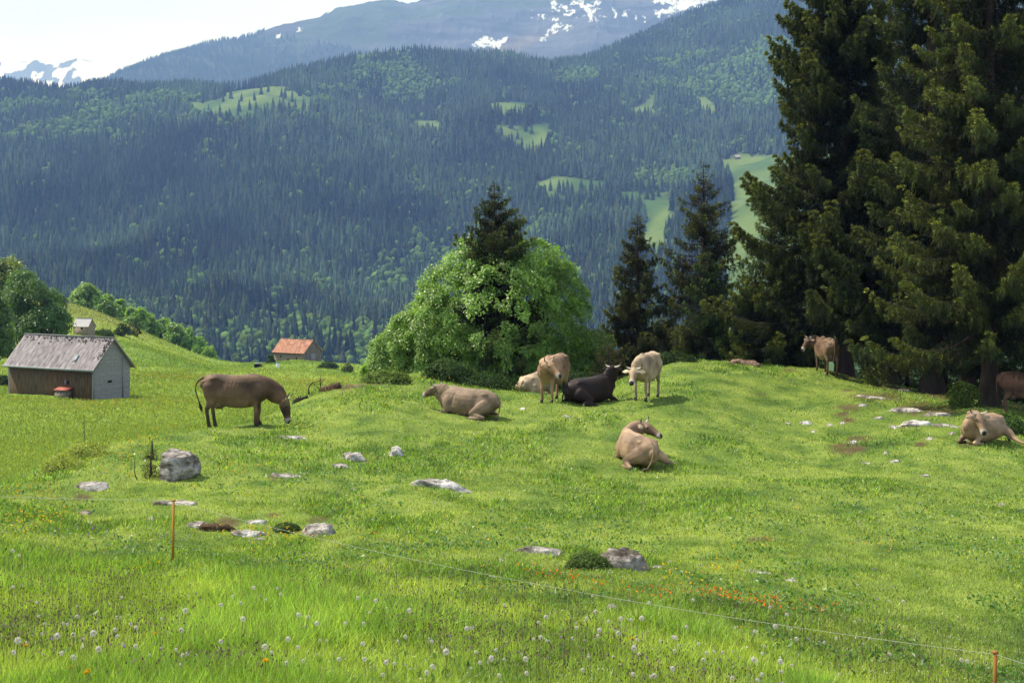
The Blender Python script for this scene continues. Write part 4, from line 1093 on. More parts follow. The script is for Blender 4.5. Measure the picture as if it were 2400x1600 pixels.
def grooved(name, base, c2, freq, axis='X', bump=0.6, rough=0.9, streak=None, amp=.42):
    """weathered boards or courses running along one axis"""
    m, nt = new_mat(name); N = nt.nodes; L = nt.links
    out = N.new('ShaderNodeOutputMaterial'); b = N.new('ShaderNodeBsdfPrincipled'); b.inputs['Roughness'].default_value = rough; b.inputs['Specular IOR Level'].default_value = 0.15
    tc = N.new('ShaderNodeTexCoord'); sp = N.new('ShaderNodeSeparateXYZ'); L.new(tc.outputs['Object'], sp.inputs[0])
    mul = N.new('ShaderNodeMath'); mul.operation = 'MULTIPLY'; mul.inputs[1].default_value = freq; L.new(sp.outputs[axis], mul.inputs[0])
    fl = N.new('ShaderNodeMath'); fl.operation = 'FLOOR'; L.new(mul.outputs[0], fl.inputs[0])
    wn_ = N.new('ShaderNodeTexWhiteNoise'); wn_.noise_dimensions = '1D'; L.new(fl.outputs[0], wn_.inputs['W'])
    fr = N.new('ShaderNodeMath'); fr.operation = 'FRACT'; L.new(mul.outputs[0], fr.inputs[0])
    ed = N.new('ShaderNodeMapRange'); ed.inputs[1].default_value = 0.0; ed.inputs[2].default_value = 0.12; L.new(fr.outputs[0], ed.inputs[0])
    mx = N.new('ShaderNodeMixRGB'); mx.inputs[1].default_value = (*base, 1); mx.inputs[2].default_value = (*c2, 1); L.new(wn_.outputs['Value'], mx.inputs[0])
    nz = N.new('ShaderNodeTexNoise'); mp = N.new('ShaderNodeMapping'); nz.inputs['Detail'].default_value = 6
    mp.inputs['Scale'].default_value = streak or ((9, 9, 1.2) if axis != 'Z' else (2, 2, 9)); nz.inputs['Scale'].default_value = 1
    L.new(tc.outputs['Object'], mp.inputs[0]); L.new(mp.outputs[0], nz.inputs['Vector'])
    r = N.new('ShaderNodeMapRange'); r.inputs[1].default_value = 0.35; r.inputs[2].default_value = 0.68; r.inputs[3].default_value = 1.0; r.inputs[4].default_value = amp; L.new(nz.outputs['Fac'], r.inputs[0])
    m2 = N.new('ShaderNodeMixRGB'); m2.blend_type = 'MULTIPLY'; m2.inputs[0].default_value = 1; L.new(mx.outputs[0], m2.inputs[1]); L.new(r.outputs[0], m2.inputs[2])
    m3 = N.new('ShaderNodeMixRGB'); m3.blend_type = 'MULTIPLY'; m3.inputs[0].default_value = 0.65; L.new(m2.outputs[0], m3.inputs[1]); L.new(ed.outputs[0], m3.inputs[2])
    L.new(m3.outputs[0], b.inputs['Base Color'])
    bp = N.new('ShaderNodeBump'); bp.inputs['Strength'].default_value = bump; bp.inputs['Distance'].default_value = 0.02; L.new(ed.outputs[0], bp.inputs['Height']); L.new(bp.outputs[0], b.inputs['Normal'])
    L.new(b.outputs[0], out.inputs[0]); return m

m_planks = grooved('weathered_planks', (0.155, 0.090, 0.046), (0.12, 0.095, 0.06), 4.6, 'X')
m_shingle = grooved('grey_shingle_wall', (0.27, 0.265, 0.27), (0.235, 0.23, 0.235), 7, 'Z', 0.2, streak=(5, 5, 7), amp=.75)
m_roof = grooved('grey_shingle_roof', (0.33, 0.30, 0.31), (0.23, 0.205, 0.215), 7.0, 'X', 0.6, streak=(6, 1.6, 1.6))
m_moss = mat('roof_moss', (0.075, 0.045, 0.035), rough=1.0, noise=[(6, 0.6, (0.5, 0.5, 0.5))], bump=(12, 0.8, 0.02))
m_zinc = mat('zinc_gutter', (0.20, 0.24, 0.26), rough=0.5, spec=0.4, noise=[(3, 0.4, (0.6, 0.65, 0.7))])
m_black = mat('dark_opening', (0.008, 0.008, 0.01), rough=0.9)
m_trim = mat('board_trim', (0.20, 0.20, 0.205), rough=0.9, noise=[(8, 0.5, (0.6, 0.6, 0.6))])
m_redpaint = mat('red_tin', (0.34, 0.085, 0.06), rough=0.6, noise=[(9, 0.5, (0.6, 0.6, 0.6))])
m_tile = grooved('orange_roof_tiles', (0.46, 0.225, 0.145), (0.38, 0.20, 0.14), 3.2, 'X', 0.5, streak=(2.5, 1.2, 1.2))
m_stone = mat('rubble_wall', (0.26, 0.215, 0.165), rough=0.95, noise=[(3, 0.5, (0.6, 0.58, 0.55)), (9, 0.5, (0.55, 0.52, 0.5))], bump=(6, 0.8, 0.05))
m_greywood = grooved('grey_boards', (0.22, 0.19, 0.155), (0.155, 0.13, 0.105), 3.6, 'Y')
m_tinroof = mat('pale_tin_roof', (0.30, 0.29, 0.30), rough=0.6, noise=[(2, 0.4, (0.7, 0.7, 0.7))])

def barn(label, name, base, yaw, Ln, W, he, hr, over, mats, overg=0.25, below=1.2, roofn='roof'):
    """front wall along -X from the origin corner; gable along +Y; origin = near right corner"""
    wall_m, gable_m, roof_m = mats
    t = thing(name, label, 'barn', base, yaw)
    V, Q = box_np(-Ln, 0, 0, 0.16, -below, he); part('front_wall', make_mesh('front_wall', V, Q), wall_m, t)
    V, Q = box_np(-Ln, 0, W - 0.16, W, -below, he); part('back_wall', make_mesh('back_wall', V, Q), gable_m, t)
    for x0, x1 in ((-0.16, 0.004), (-Ln - .004, -Ln + 0.16)):
        y0, y1 = -0.004, W + .004; k = (hr - he) / (W / 2)
        P = [(y0, -below), (y1, -below), (y1, he), (W / 2, hr), (y0, he)]
        V = np.array([(x, y, z) for x in (x0, x1) for (y, z) in P], float)
        f4 = [[i, (i + 1) % 5, (i + 1) % 5 + 5, i + 5] for i in range(5)]
        me = bpy.data.meshes.new('gable_wall'); me.from_pydata(V.tolist(), [], [[4,3,2,1,0],[5,6,7,8,9]] + f4); me.update()
        part('gable_wall', me, gable_m, t)
    # roof: two slabs with thickness
    k = (hr - he) / (W / 2); th = 0.12; x0, x1 = -Ln - overg, overg
    n = 60; rr = RNG(4)
    rp = Acc()
    for sgn in (0, 1):
        ys = np.linspace(-over, W / 2, 14) if sgn == 0 else np.linspace(W + over, W / 2, 14)
        hs = hr + 0.03 - k * np.abs(ys - W / 2)
        xs = np.linspace(x0, x1, n)
        Xg, Yg = np.meshgrid(xs, ys); Zg = np.repeat(hs[:, None], n, 1) + 0.012 * (rr.rand(14, n) - .5) - 0.03 * np.sin((Xg - x0) / (x1 - x0) * PI)
        top = np.stack([Xg, Yg, Zg + th], -1).reshape(-1, 3); bot = np.stack([Xg, Yg, Zg], -1).reshape(-1, 3)
        i = np.arange(13)[:, None] * n + np.arange(n - 1)[None]
        q = np.stack([i, i + 1, i + 1 + n, i + n], -1).reshape(-1, 4)
        m = 14 * n; e = []
        for a in range(n - 1): e.append([a, a + 1, a + 1 + m, a + m])
        for a in range(13): e.append([a * n, (a + 1) * n, (a + 1) * n + m, a * n + m]); e.append([a * n + n - 1, (a + 1) * n + n - 1, (a + 1) * n + n - 1 + m, a * n + n - 1 + m])
        rp.add(np.concatenate([top, bot]), np.concatenate([q, q + m, np.array(e)]))
    rf = part('roof', rp.mesh('roof'), roof_m, t)
    V, Q = box_np(x0, x1, W / 2 - .10, W / 2 + .10, hr + th + .02, hr + th + .07); part('ridge_cap', make_mesh('ridge_cap', V, Q), m_trim, rf)
    return t, rf, k, th

bA = on(219, 112, low_z); bA.z = (HZ - 930) / F * 112
yawA = math.radians(-28.8)
t, rf, k, th = barn('weathered wooden barn with grey shingled roof and grey side wall, in the left pasture', 'barn', bA, yawA, 9.5, 4.0, 2.28, 4.40, 0.32, (m_planks, m_shingle, m_roof))
V, Q = box_np(-9.78, 0.3, -0.44, -0.34, 2.02, 2.13); part('gutter', make_mesh('gutter', V, Q), m_zinc, t)
V, Q = tube_np([(-.02, -.05, 2.1), (-.02, -.07, -.3)], [.045, .045], 8); part('downpipe', make_mesh('downpipe', V, Q), m_zinc, t)
for s_, (a, b_) in (('front', (-0.34, 0)), ('back', (5.1, 5.44))):
    pass
for sg in (-1, 1):   # barge boards up the near gable
    y0, y1 = (-.34, 2.0) if sg < 0 else (4.34, 2.0)
    z0, z1 = 4.40 - k * 2.34 - .02, 4.40
    V = np.array([(.25, y0, z0), (.25, y1, z1), (.25, y1, z1 + .17), (.25, y0, z0 + .17), (.29, y0, z0), (.29, y1, z1), (.29, y1, z1 + .17), (.29, y0, z0 + .17)])
    part('barge_board', make_mesh('barge_board', V, np.array([[0,1,2,3],[7,6,5,4],[0,4,5,1],[3,2,6,7],[0,3,7,4],[1,5,6,2]])), m_trim, rf)
r_ = RNG(9); mo = Acc()      # dark moss tufts along the ridge and verge
for i in range(150):
    if i < 95: x = r_.uniform(-9.6, .1); q = abs(r_.normal()) * 0.16
    else: x = .2 - abs(r_.normal()) * .22; q = r_.uniform(0, 1.4)
    y = 1.9 - q; z = 4.40 + th + .03 - k * (2.0 - y)
    s = r_.uniform(.03, .09); V_, T_ = ico(1); V_ = V_ * (s, s * 1.8, s * .45) + (x, y, z)
    mo.add(V_, np.c_[T_, T_[:, :1]][:, :3])
part('moss', mo.mesh('moss'), m_moss, rf)['kind'] = 'stuff'
V, Q = box_np(-2.45, -2.15, 0.22, 0.62, 0, .16); V[:, 2] += 4.40 + th - k * (2.0 - V[:, 1]) - .02; part('skylight', make_mesh('skylight', V, Q), m_zinc, rf)
V, Q = box_np(-2.9, -2.6, -.012, .02, .86, 1.16); w_ = part('window', make_mesh('window', V, Q), m_black, t)
V, Q = box_np(-3.1, -2.92, -.035, -.006, .84, 1.18); part('shutter', make_mesh('shutter', V, Q), m_trim, w_)
V, Q = box_np(-.02, .022, 1.55, 2.0, .98, 1.16); part('window', make_mesh('window', V, Q), m_black, t)
V, Q = box_np(.006, .05, 3.12, 3.24, -.4, 2.95); part('batten', make_mesh('batten', V, Q), m_trim, t)
V, Q = box_np(.006, .055, -.10, .10, -.4, 2.2); part('corner_board', make_mesh('corner_board', V, Q), m_trim, t)
# little hutch with a red lid against the barn wall
hb = bA + Matrix.Rotation(yawA, 3, 'Z') @ Vector((-2.75, -0.42, 0)); hb.z = float(low_z(hb.x, hb.y)) - .02
t2 = thing('hutch', 'small grey wooden hutch with red lid against the front of the wooden barn', 'hutch', hb, yawA)
V, Q = box_np(-.62, .62, -.32, .30, -.1, .62); V[:, 1] -= (V[:, 2] < .2) * (V[:, 1] < 0) * .22
part('box', make_mesh('box', V, Q), m_greywood, t2)
V, Q = box_np(-.72, .72, -.42, .34, .63, .69); V[:, 2] += (V[:, 1] > 0) * .22; part('lid', make_mesh('lid', V, Q), m_redpaint, t2)
V, Q = box_np(-.12, .02, -.345, -.30, .1, .52); part('opening', make_mesh('opening', V, Q), m_black, t2)

bB = on(712, 296, low_z); bB.z = (HZ - 853) / F * 296
yB = math.radians(-30)
t, rf, k, th = barn('stone barn with an orange tiled roof alone on the far end of the pasture', 'barn', bB, yB, 8.0, 5.85, 2.35, 4.75, 0.35, (m_stone, m_greywood, m_tile))
for x, z, w, h in ((-6.1, 1.35, .35, .4), (-1.9, 1.1, .35, .45), (-4.1, .45, .6, 1.0)):
    V, Q = box_np(x - w / 2, x + w / 2, -.03, .05, z - h / 2, z + h / 2)
    part('door' if h > .8 else 'window', make_mesh('opening', V, Q), m_black, t)
V, Q = box_np(.0, .04, 2.3, 3.9, -.1, 2.0); part('barn_door', make_mesh('barn_door', V, Q), m_trim, t)

bC = on(207, 228, low_z); bC.z = (HZ - 774) / F * 228
t, rf, k, th = barn('little hut with pale grey roof on the slope behind the wooden barn', 'hut', bC, -.30, 2.75, 1.9, .62, 1.75, .15, (m_stone, m_stone, m_tinroof), overg=.12)
t['category'] = 'hut'
V, Q = box_np(-1.4, -1.0, -.02, .05, .1, .7); part('door', make_mesh('door', V, Q), m_black, t)

# small things by the orange-roofed barn
p = at(605, 861, low_z, 200, 330)
t = thing('wood_pile', 'small dark pile of timber on the pasture left of the orange-roofed barn', 'wood pile', p)
a = Acc(); r_ = RNG(2)
for i in range(14):
    x = (i % 5) * .26 - .5; z = .1 + (i // 5) * .2; V, Q = tube_np([(x, -.6, z), (x + .05, .6, z + r_.uniform(-.03, .03))], [.12, .12], 7); a.add(V, Q)
part('logs', a.mesh('logs'), m_bark, t)
V, Q = box_np(-.55, .55, -.65, .65, .72, .78); part('cover', make_mesh('cover', V, Q), m_trim, t)
p = at(651, 862, low_z, 200, 330)
t = thing('water_barrel', 'small white and blue barrel on the pasture below the orange-roofed barn', 'barrel', p)
V, Q = tube_np([(0, 0, 0), (0, 0, .2), (0, 0, .4), (0, 0, .78)], [.26, .31, .31, .26], 12); part('drum', make_mesh('drum', V, Q, None, True), mat('white_plastic', (.7, .72, .75), .5), t)
V, Q = tube_np([(0, 0, .78), (0, 0, .86), (0, 0, .862)], [.28, .28, .01], 12); part('lid', make_mesh('lid', V, Q), mat('blue_plastic', (.08, .22, .5), .5), t)
for (px, py, hh) in ((1735, 372, 7.0),):
    p = at(px, py, hill_z, 1300, 3300)
    t, rf, k, th = barn('tiny far hay hut at the top of the sunlit meadow across the valley', 'hut', p, .3, 8, 7, 3, 6, .5, (m_greywood, m_greywood, m_tinroof), below=3); t['category'] = 'hut'

# ------------------------------------------------------------------ rocks
def rock_material(name, c, dark, moss=0.0):
    m, nt = new_mat(name); N = nt.nodes; L = nt.links
    out = N.new('ShaderNodeOutputMaterial'); b = N.new('ShaderNodeBsdfPrincipled'); b.inputs['Roughness'].default_value = .92; b.inputs['Specular IOR Level'].default_value = .15
    tc = N.new('ShaderNodeTexCoord')
    n1 = N.new('ShaderNodeTexNoise'); n1.inputs['Scale'].default_value = 5; n1.inputs['Detail'].default_value = 9; n1.inputs['Roughness'].default_value = .7; L.new(tc.outputs['Object'], n1.inputs['Vector'])
    mp = N.new('ShaderNodeMapping'); mp.inputs['Scale'].default_value = (3, 3, 8); mp.inputs['Rotation'].default_value = (.5, .55, .3); L.new(tc.outputs['Object'], mp.inputs[0])
    n2 = N.new('ShaderNodeTexNoise'); n2.inputs['Scale'].default_value = 1; n2.inputs['Detail'].default_value = 6; L.new(mp.outputs[0], n2.inputs['Vector'])
    cr = N.new('ShaderNodeValToRGB'); e = cr.color_ramp.elements; e[0].position = .40; e[0].color = (*dark, 1); e[1].position = .56; e[1].color = (*c, 1); L.new(n2.outputs['Fac'], cr.inputs[0])
    r = N.new('ShaderNodeMapRange'); r.inputs[1].default_value = .38; r.inputs[2].default_value = .60; r.inputs[3].default_value = .32; r.inputs[4].default_value = 1.12; L.new(n1.outputs['Fac'], r.inputs[0])
    mx = N.new('ShaderNodeMixRGB'); mx.blend_type = 'MULTIPLY'; mx.inputs[0].default_value = 1; L.new(cr.outputs[0], mx.inputs[1]); L.new(r.outputs[0], mx.inputs[2])
    L.new(mx.outputs[0], b.inputs['Base Color'])
    ad = N.new('ShaderNodeMath'); L.new(n1.outputs['Fac'], ad.inputs[0]); L.new(n2.outputs['Fac'], ad.inputs[1])
    bp = N.new('ShaderNodeBump'); bp.inputs['Strength'].default_value = 1.0; bp.inputs['Distance'].default_value = .08; L.new(ad.outputs[0], bp.inputs['Height']); L.new(bp.outputs[0], b.inputs['Normal'])
    L.new(b.outputs[0], out.inputs[0]); return m
m_lime = rock_material('pale_limestone', (.50, .46, .42), (.24, .21, .18))
m_white = rock_material('white_limestone', (.60, .575, .55), (.33, .30, .27))
m_greyrock = rock_material('grey_rock', (.33, .30, .27), (.13, .11, .09))
m_pink = rock_material('reddish_rock', (.30, .20, .15), (.16, .10, .06))
m_earth = mat('bare_earth', (0.095, 0.062, 0.038), rough=1, noise=[(5, .6, (.5, .48, .45)), (20, .6, (.5, .5, .5))], bump=(12, 1.0, .05), spec=.05)

def facet(planes, sub=5, soft=0.0):
    """a block bounded by planes (normal, distance), as radii over the sphere"""
    V, T = ico(sub); N_ = unit(np.array([p[:3] for p in planes], float)); D_ = np.array([p[3] for p in planes], float)
    c = V @ N_.T; rr = np.where(c > 0.05, D_ / np.maximum(c, .05), 1e3)
    r = -np.log(np.exp(-rr * 14).sum(1)) / 14 if soft else rr.min(1)
    return V * r[:, None], T

def rock(label, x0, x1, y0, y1, m, seed, rise=None, name='rock', yawd=0):
    cx = (x0 + x1) / 2; p = at(cx, y1 - (y1 - y0) * .15); s = p.y / F
    w = (x1 - x0) * s / 2 * 1.12; hpx = (y1 - y0) * s
    rise = hpx * .62 if rise is None else rise
    dep = max(hpx * 1.6, w * .55)
    r = RNG(seed); o = r.uniform(0, 50, 3)
    pl = [(r.uniform(-.25, .25), r.uniform(-.35, .1), 1, .8), (0, 0, -1, .8)]
    for k in range(9):
        a = 6.283 * k / 9 + r.uniform(-.3, .3); pl.append((math.cos(a), math.sin(a), r.uniform(-.1, .8), r.uniform(.72, 1.0)))
    V, T = facet(pl, 4, 1)
    n = lambda f, q: fbm(V[:, 0] * f + o[0] + V[:, 2] * q, V[:, 1] * f + o[1] - V[:, 2] * q, 4)
    V = V * (1 + .24 * n(1.8, 1.1) + .20 * n(5, 4) + .10 * n(14, 9))[:, None]
    V[:, 2] -= .10 * (np.abs(n(3.2, .5)) < .035)                      # cracks
    V = V * (w, dep * .5, rise * 1.1); V[:, 2] -= rise * .15
    gx = (float(np.ravel(near_z(p.x + w, p.y))[0]) - float(np.ravel(near_z(p.x - w, p.y))[0])) / (2 * w)
    V[:, 2] += V[:, 0] * gx
    o_ = part(name, make_mesh(name, V, T, None, False), m)
    o_.location = p; o_.rotation_euler = (0, 0, math.radians(yawd))
    return tag(o_, label, 'rock')

def boulder():
    p = at(412, 1122)
    V, T = facet([(.04, -.16, 1, .355), (.97, -.1, .12, .40), (.74, -.45, -.62, .355), (-1, -.15, .10, .385), (-.55, -.9, .05, .37), (.15, -1, .12, .34), (.6, -.8, .15, .40), (0, 1, 0, .36),
                  (0, 0, -1, .5), (-.75, .1, .8, .47), (.7, .2, .9, .47), (.2, .8, .6, .45)], 6, 0)
    n = lambda f, q: fbm(V[:, 0] * f + V[:, 2] * q + 5, V[:, 1] * f - V[:, 2] * q + 9, 5)
    d = .05 * n(2.2, 1) + .04 * n(7, 4) - .03 * smoothstep(.04, .0, np.abs(n(2.4, 2.2)))
    V = V * (1 + d / .38)[:, None]; V = V * (1.12, 1.0, 1.0); V[:, 2] += .30; V[:, 0] += .03; V *= 94 * p.y / F / 1.04
    o = part('boulder', make_mesh('boulder', V, T), rock_material('boulder_stone', (.42, .385, .36), (.17, .145, .125)))
    o.location = p; tag(o, 'big grey blocky boulder, tallest rock on the meadow, beside the spruce sapling', 'rock')
boulder()
R_ = [("pale rock capping a grassy hump left below the big boulder",164,249,1125,1150,'l',1),
 ("long flat pale rock directly behind the left fence stake",356,466,1166,1184,'l',2),
 ("fist-like small pale stone left of the fence stake",344,362,1206,1223,'l',3),
 ("pale rock under an overhang of bare brown earth right of the fence stake",438,500,1217,1236,'l',4),
 ("bright white rock in front of the fence wire, highest of the fenceside group",575,628,1211,1229,'w',5),
 ("sloping slab of blue-white rock below the bright white rock of the fenceside group",545,622,1237,1258,'w',6),
 ("wedge of pale rock with brown earthy rim at the right end of the fenceside group",703,790,1218,1256,'l',7),
 ("thin broken line of pale rock below the grazing cow's head",650,722,1014,1029,'l',8),
 ("narrow sloping pale rock on the hump left of the chunky white stone",797,857,1053,1080,'l',9),
 ("small pale lens-shaped rock below the narrow sloping rock",776,814,1081,1095,'l',10),
 ("curved pale rock with reddish soil at its left end, lowest on the grassy hump",635,706,1105,1121,'l',11),
 ("chunky white stone alone below the grey-brown lying cow",909,948,1038,1069,'w',12),
 ("large flat white slab alone in the middle of the meadow",974,1096,1119,1146,'w',13),
 ("long pale rock with a dark left end in front of the wire, centre",1211,1322,1274,1299,'l',14),
 ("grey rugged rock with a brown earth face beside the dark shrub, right of centre",1408,1520,1284,1343,'g',15),
 ("thin pale rock, the upper of two right of the rugged grey rock",1544,1590,1308,1319,'l',16),
 ("thin pale rock, the lower of two right of the rugged grey rock",1516,1556,1322,1331,'l',17),
 ("small pale stone among the dandelions below the wire",1420,1451,1411,1432,'l',18),
 ("thin pale strip of rock right of the orange flowers, upper left of two",1746,1812,1334,1344,'l',19),
 ("thin pale chip of rock right of the orange flowers, lower right of two",1838,1866,1352,1363,'w',20),
 ("small white stone left of the bare soil patches on the right slope",1873,1904,981,995,'w',21),
 ("white rock ledge, middle one of the row beside the shaded trunk",2086,2164,945,967,'l',22),
 ("slanting grey-white rock ledge under the dark thick-trunked spruce",2175,2225,955,974,'l',23),
 ("long white rock ledge, lowest of the row leading to the lying cow",2108,2190,975,1000,'w',24),
 ("grey rock ledge next to the lying cow at the right",2188,2243,982,1001,'l',25),
 ("grey slab at the foot of the thick-trunked spruce, highest ledge",2090,2144,900,921,'g',26),
 ("pebbly pale outcrop in the soil above the row of ledges",2004,2084,920,934,'l',27),
 ("small upright white stone in the large bare soil patch",1990,2010,1026,1041,'w',28),
 ("pale pinkish stone low on the right slope below the soil patch",2083,2112,1070,1083,'l',29),
 ("tiny grey stone left of the pale pinkish stone",2020,2042,1079,1087,'l',30),
 ("flat mossy reddish rock on the crest in front of the small spruces",1712,1786,838,861,'p',31),
 ("small white stone above the lowest ledge, right slope",2092,2106,995,1005,'w',32),
 ("pale stone in the grass right of the grey-brown lying cow",1218,1232,950,960,'w',33),
 ("pale stone in the grass below the light tan standing cow",1318,1338,969,978,'l',34),
 ("whitish scrap of rock left of the long pale rock in front of the wire",1168,1184,1304,1316,'l',35),
 ("low brown rock hidden under the left grassy shelf below the fence wire",180,215,1192,1206,'g',36),
 ("pale rock rim at the foot of the maple flank on the crest",812,860,898,908,'p',37),
 ("small pale rock below the slab of the fenceside group",595,625,1258,1266,'l',38)]
MM = {'l': m_lime, 'w': m_white, 'g': m_greyrock, 'p': m_pink}
for (lab, a, b_, c, d, k, sd) in R_:
    rock(lab, a, b_, c, d, MM[k], 100 + sd, rise=(0.0 + (d - c) * at((a + b_) / 2, d).y / F * (.75 if (d - c) > 20 else .55)) * (1.35 if sd == 15 else (.6 if a > 2000 else 1)))
for i_, (x_, y_, w_) in enumerate(((2094, 999, 9), (2058, 978, 12), (1945, 994, 8), (2178, 1027, 11), (2152, 962, 14), (1975, 990, 7), (2232, 1014, 9), (2345, 1181, 9), (2170, 1113, 10), (2020, 948, 12), (1846, 991, 7), (2262, 1031, 10), (2075, 1060, 8), (1905, 1010, 7))):
    rock('small pale pebble lying loose on the worn right-hand slope', x_ - w_, x_ + w_, y_ - 5, y_ + 4, m_lime, 400 + i_, rise=9 * at(x_, y_).y / F * .6)['group'] = 'pebbles on the worn right-hand slope'
rock('bank of bare brown earth behind the legs of the grazing cow', 530, 640, 952, 985, m_earth, 150, name='earth_bank')['category'] = 'earth bank'
rock('brown earth overhang above the pale rock right of the fence stake', 462, 548, 1214, 1248, m_earth, 151, name='earth_bank')['category'] = 'earth bank'
rock('hummock of brown earth left of the grey rugged rock', 1396, 1446, 1286, 1334, m_earth, 152, name='earth_bank')['category'] = 'earth bank'
rock('pinkish brown brush and earth heap left of the maple flank', 748, 800, 893, 916, m_earth, 153, name='earth_heap')['category'] = 'earth heap'

# ------------------------------------------------------------------ dead wood
m_dead = mat('dead_wood', (0.035, 0.028, 0.025), rough=.95, noise=[(9, .6, (.4, .4, .4))], bump=(20, .8, .02))
def branchy(label, name, px, row, pts, rad, twigs, seed, cat='dead branch', d=None):
    p = at(px, row) if d is None else on(px, d); s = p.y / F
    t = thing(name, label, cat, p)
    a = Acc(); r = RNG(seed)
    pp = np.array([((x - px) * s, r.uniform(-.1, .1), (row - y) * s) for x, y in pts]); pp = catmull(np.c_[pp, pp[:, 0] * 0], 4)[:, :3]
    V, Q = tube_np(pp, np.linspace(rad, rad * .4, len(pp)) * (1 + (.9 * (r.rand(len(pp)) - .5) if rad > .06 else 0)), 7); a.add(V, Q)
    part('limb', a.mesh('limb', True), m_dead, t)
    if twigs:
        b_ = Acc()
        for i in range(twigs):
            q = pp[r.randint(1, len(pp) - 1)]; dv = np.array([r.normal() * .5, r.normal() * .4, abs(r.normal()) * .5]) * r.uniform(.2, .6) * (.35 if rad > .06 else 1)
            V, Q = tube_np([q, q + dv * .5 + (0, 0, .03), q + dv], [rad * .35, rad * .25, rad * .1], 4); b_.add(V, Q)
        part('twigs', b_.mesh('twigs'), m_dead, t)
    return t
branchy('dark fallen log running up the slope right of the grazing cow', 'fallen_log', 690, 946, [(686, 948), (691, 943), (697, 939), (706, 935), (722, 929)], .085, 14, 1, 'log')
branchy('arching dead branch standing on the crest beyond the fallen log', 'dead_branch', 724, 926, [(724, 928), (725, 908), (731, 898), (742, 894), (752, 892)], .022, 0, 2)
branchy('spiky dead branch stump beside the arching dead branch', 'dead_branch', 752, 912, [(752, 914), (751, 902), (750, 893)], .024, 9, 3)
branchy('thin dark stick poking from the grass left of the big boulder', 'stick', 318, 1126, [(319, 1127), (316, 1110), (313, 1080)], .014, 0, 4, 'stick')
for k in range(9):
    r_ = RNG(200 + k); x = 572 + k * 8 + r_.uniform(-4, 4); y = 974 - k * 1.0
    branchy('dark dead branch in the tangle under the grazing cow\'s neck', 'brushwood', x, y, [(x - r_.uniform(8, 18), y - r_.uniform(-2, 9)), (x, y - 4), (x + r_.uniform(6, 20), y - r_.uniform(0, 14))], .035, 7, 210 + k)['group'] = 'dead branches under the grazing cow'

# ------------------------------------------------------------------ electric fence
m_stake = mat('painted_stake', (0.36, 0.20, 0.012), rough=.6, noise=[((20, 20, 3), .5, (.65, .55, .5))], spec=.3)
m_stake2 = mat('rusty_stake', (0.28, 0.11, 0.02), rough=.7, noise=[((20, 20, 3), .5, (.6, .5, .5))])
m_wire = mat('fence_tape', (0.36, 0.38, 0.30), rough=.7)
f0 = on(405, 18)
fe = thing('electric_fence', 'electric fence of one pale wire on orange-brown stakes crossing the foreground', 'fence', f0)
def stake(px, d, top, m, label):
    b = on(px, d); H = (HZ - top) / F * d - b.z
    V, Q = box_np(-.014, .014, -.012, .012, -.15, H); V[:, 0] += V[:, 2] * .012
    o = part('fence_stake', make_mesh('fence_stake', V, Q), m, fe, label); o.location = b - f0
    c = Vector((b.x + H * .012, b.y, b.z + H))
    V, Q = box_np(-.022, .022, -.02, .02, H - .02, H + .004); V[:, 0] += H * .012
    part('stake_cap', make_mesh('stake_cap', V, Q), m, o)
    return c
c1 = stake(405, 18, 1171, m_stake, 'orange-brown stake, the left one'); c2 = stake(2331, 12.8, 1526, m_stake2, 'rust-red stake, cut off by the bottom edge')
L0 = Vector(((-320 - 1200) / F * 20.5, 20.5, (HZ - 1148) / F * 20.5)); R0 = Vector(((3600 - 1200) / F * 9.5, 9.5, (HZ - 1900) / F * 9.5))
wp = []
for a_, b_, sag in ((L0, c1, .03), (c1 - Vector((0, .02, .02)), c2 - Vector((0, .02, .02)), .16), (c2 - Vector((0, .02, .02)), R0, .04)):
    for i in range(30):
        tt = i / 30; q = a_.lerp(b_, tt); q.z -= sag * 4 * tt * (1 - tt); wp.append(tuple(q - f0))
V, Q = tube_np(wp, np.full(len(wp), .0024), 5)
part('fence_wire', make_mesh('fence_wire', V, Q), m_wire, fe)

# ------------------------------------------------------------------ grass and flowers
m_grass = mat('grass_blades', attr=True, rough=0.4, spec=0.45, trans=0.42, tcol=(1.3, 1.35, 0.55))
m_flower = mat('petals', attr=True, rough=0.8, spec=0.1, trans=0.3)

ROCKS = []
for o in COL.objects:
    if o.get('category') in ('rock', 'earth bank', 'earth heap') and o.type == 'MESH':
        bb = np.array([o.matrix_basis @ Vector(c) for c in o.bound_box]); ROCKS.append((bb[:, 0].min(), bb[:, 0].max(), bb[:, 1].min(), bb[:, 1].max()))

def rock_mask(x, y):
    m = np.ones(len(x), bool)
    for (a, b, c, d) in ROCKS:
        cx, cy, rx, ry = (a + b) / 2, (c + d) / 2, (b - a) / 2, (d - c) / 2
        m &= (((x - cx) / (rx * .70)) ** 2 + ((y - cy + ry * .1) / (ry * .66)) ** 2) > 1
    return m

def place(n, d0, d1, power, r, px0=-420, px1=2820):
    u = r.rand(n)
    if abs(power - 1) < 1e-6: d = d0 * (d1 / d0) ** u
    else:
        k = 1 - power; d = (d0 ** k + u * (d1 ** k - d0 ** k)) ** (1 / k)
    px = r.uniform(px0, px1, n)
    return (px - 1200) / F * d, d

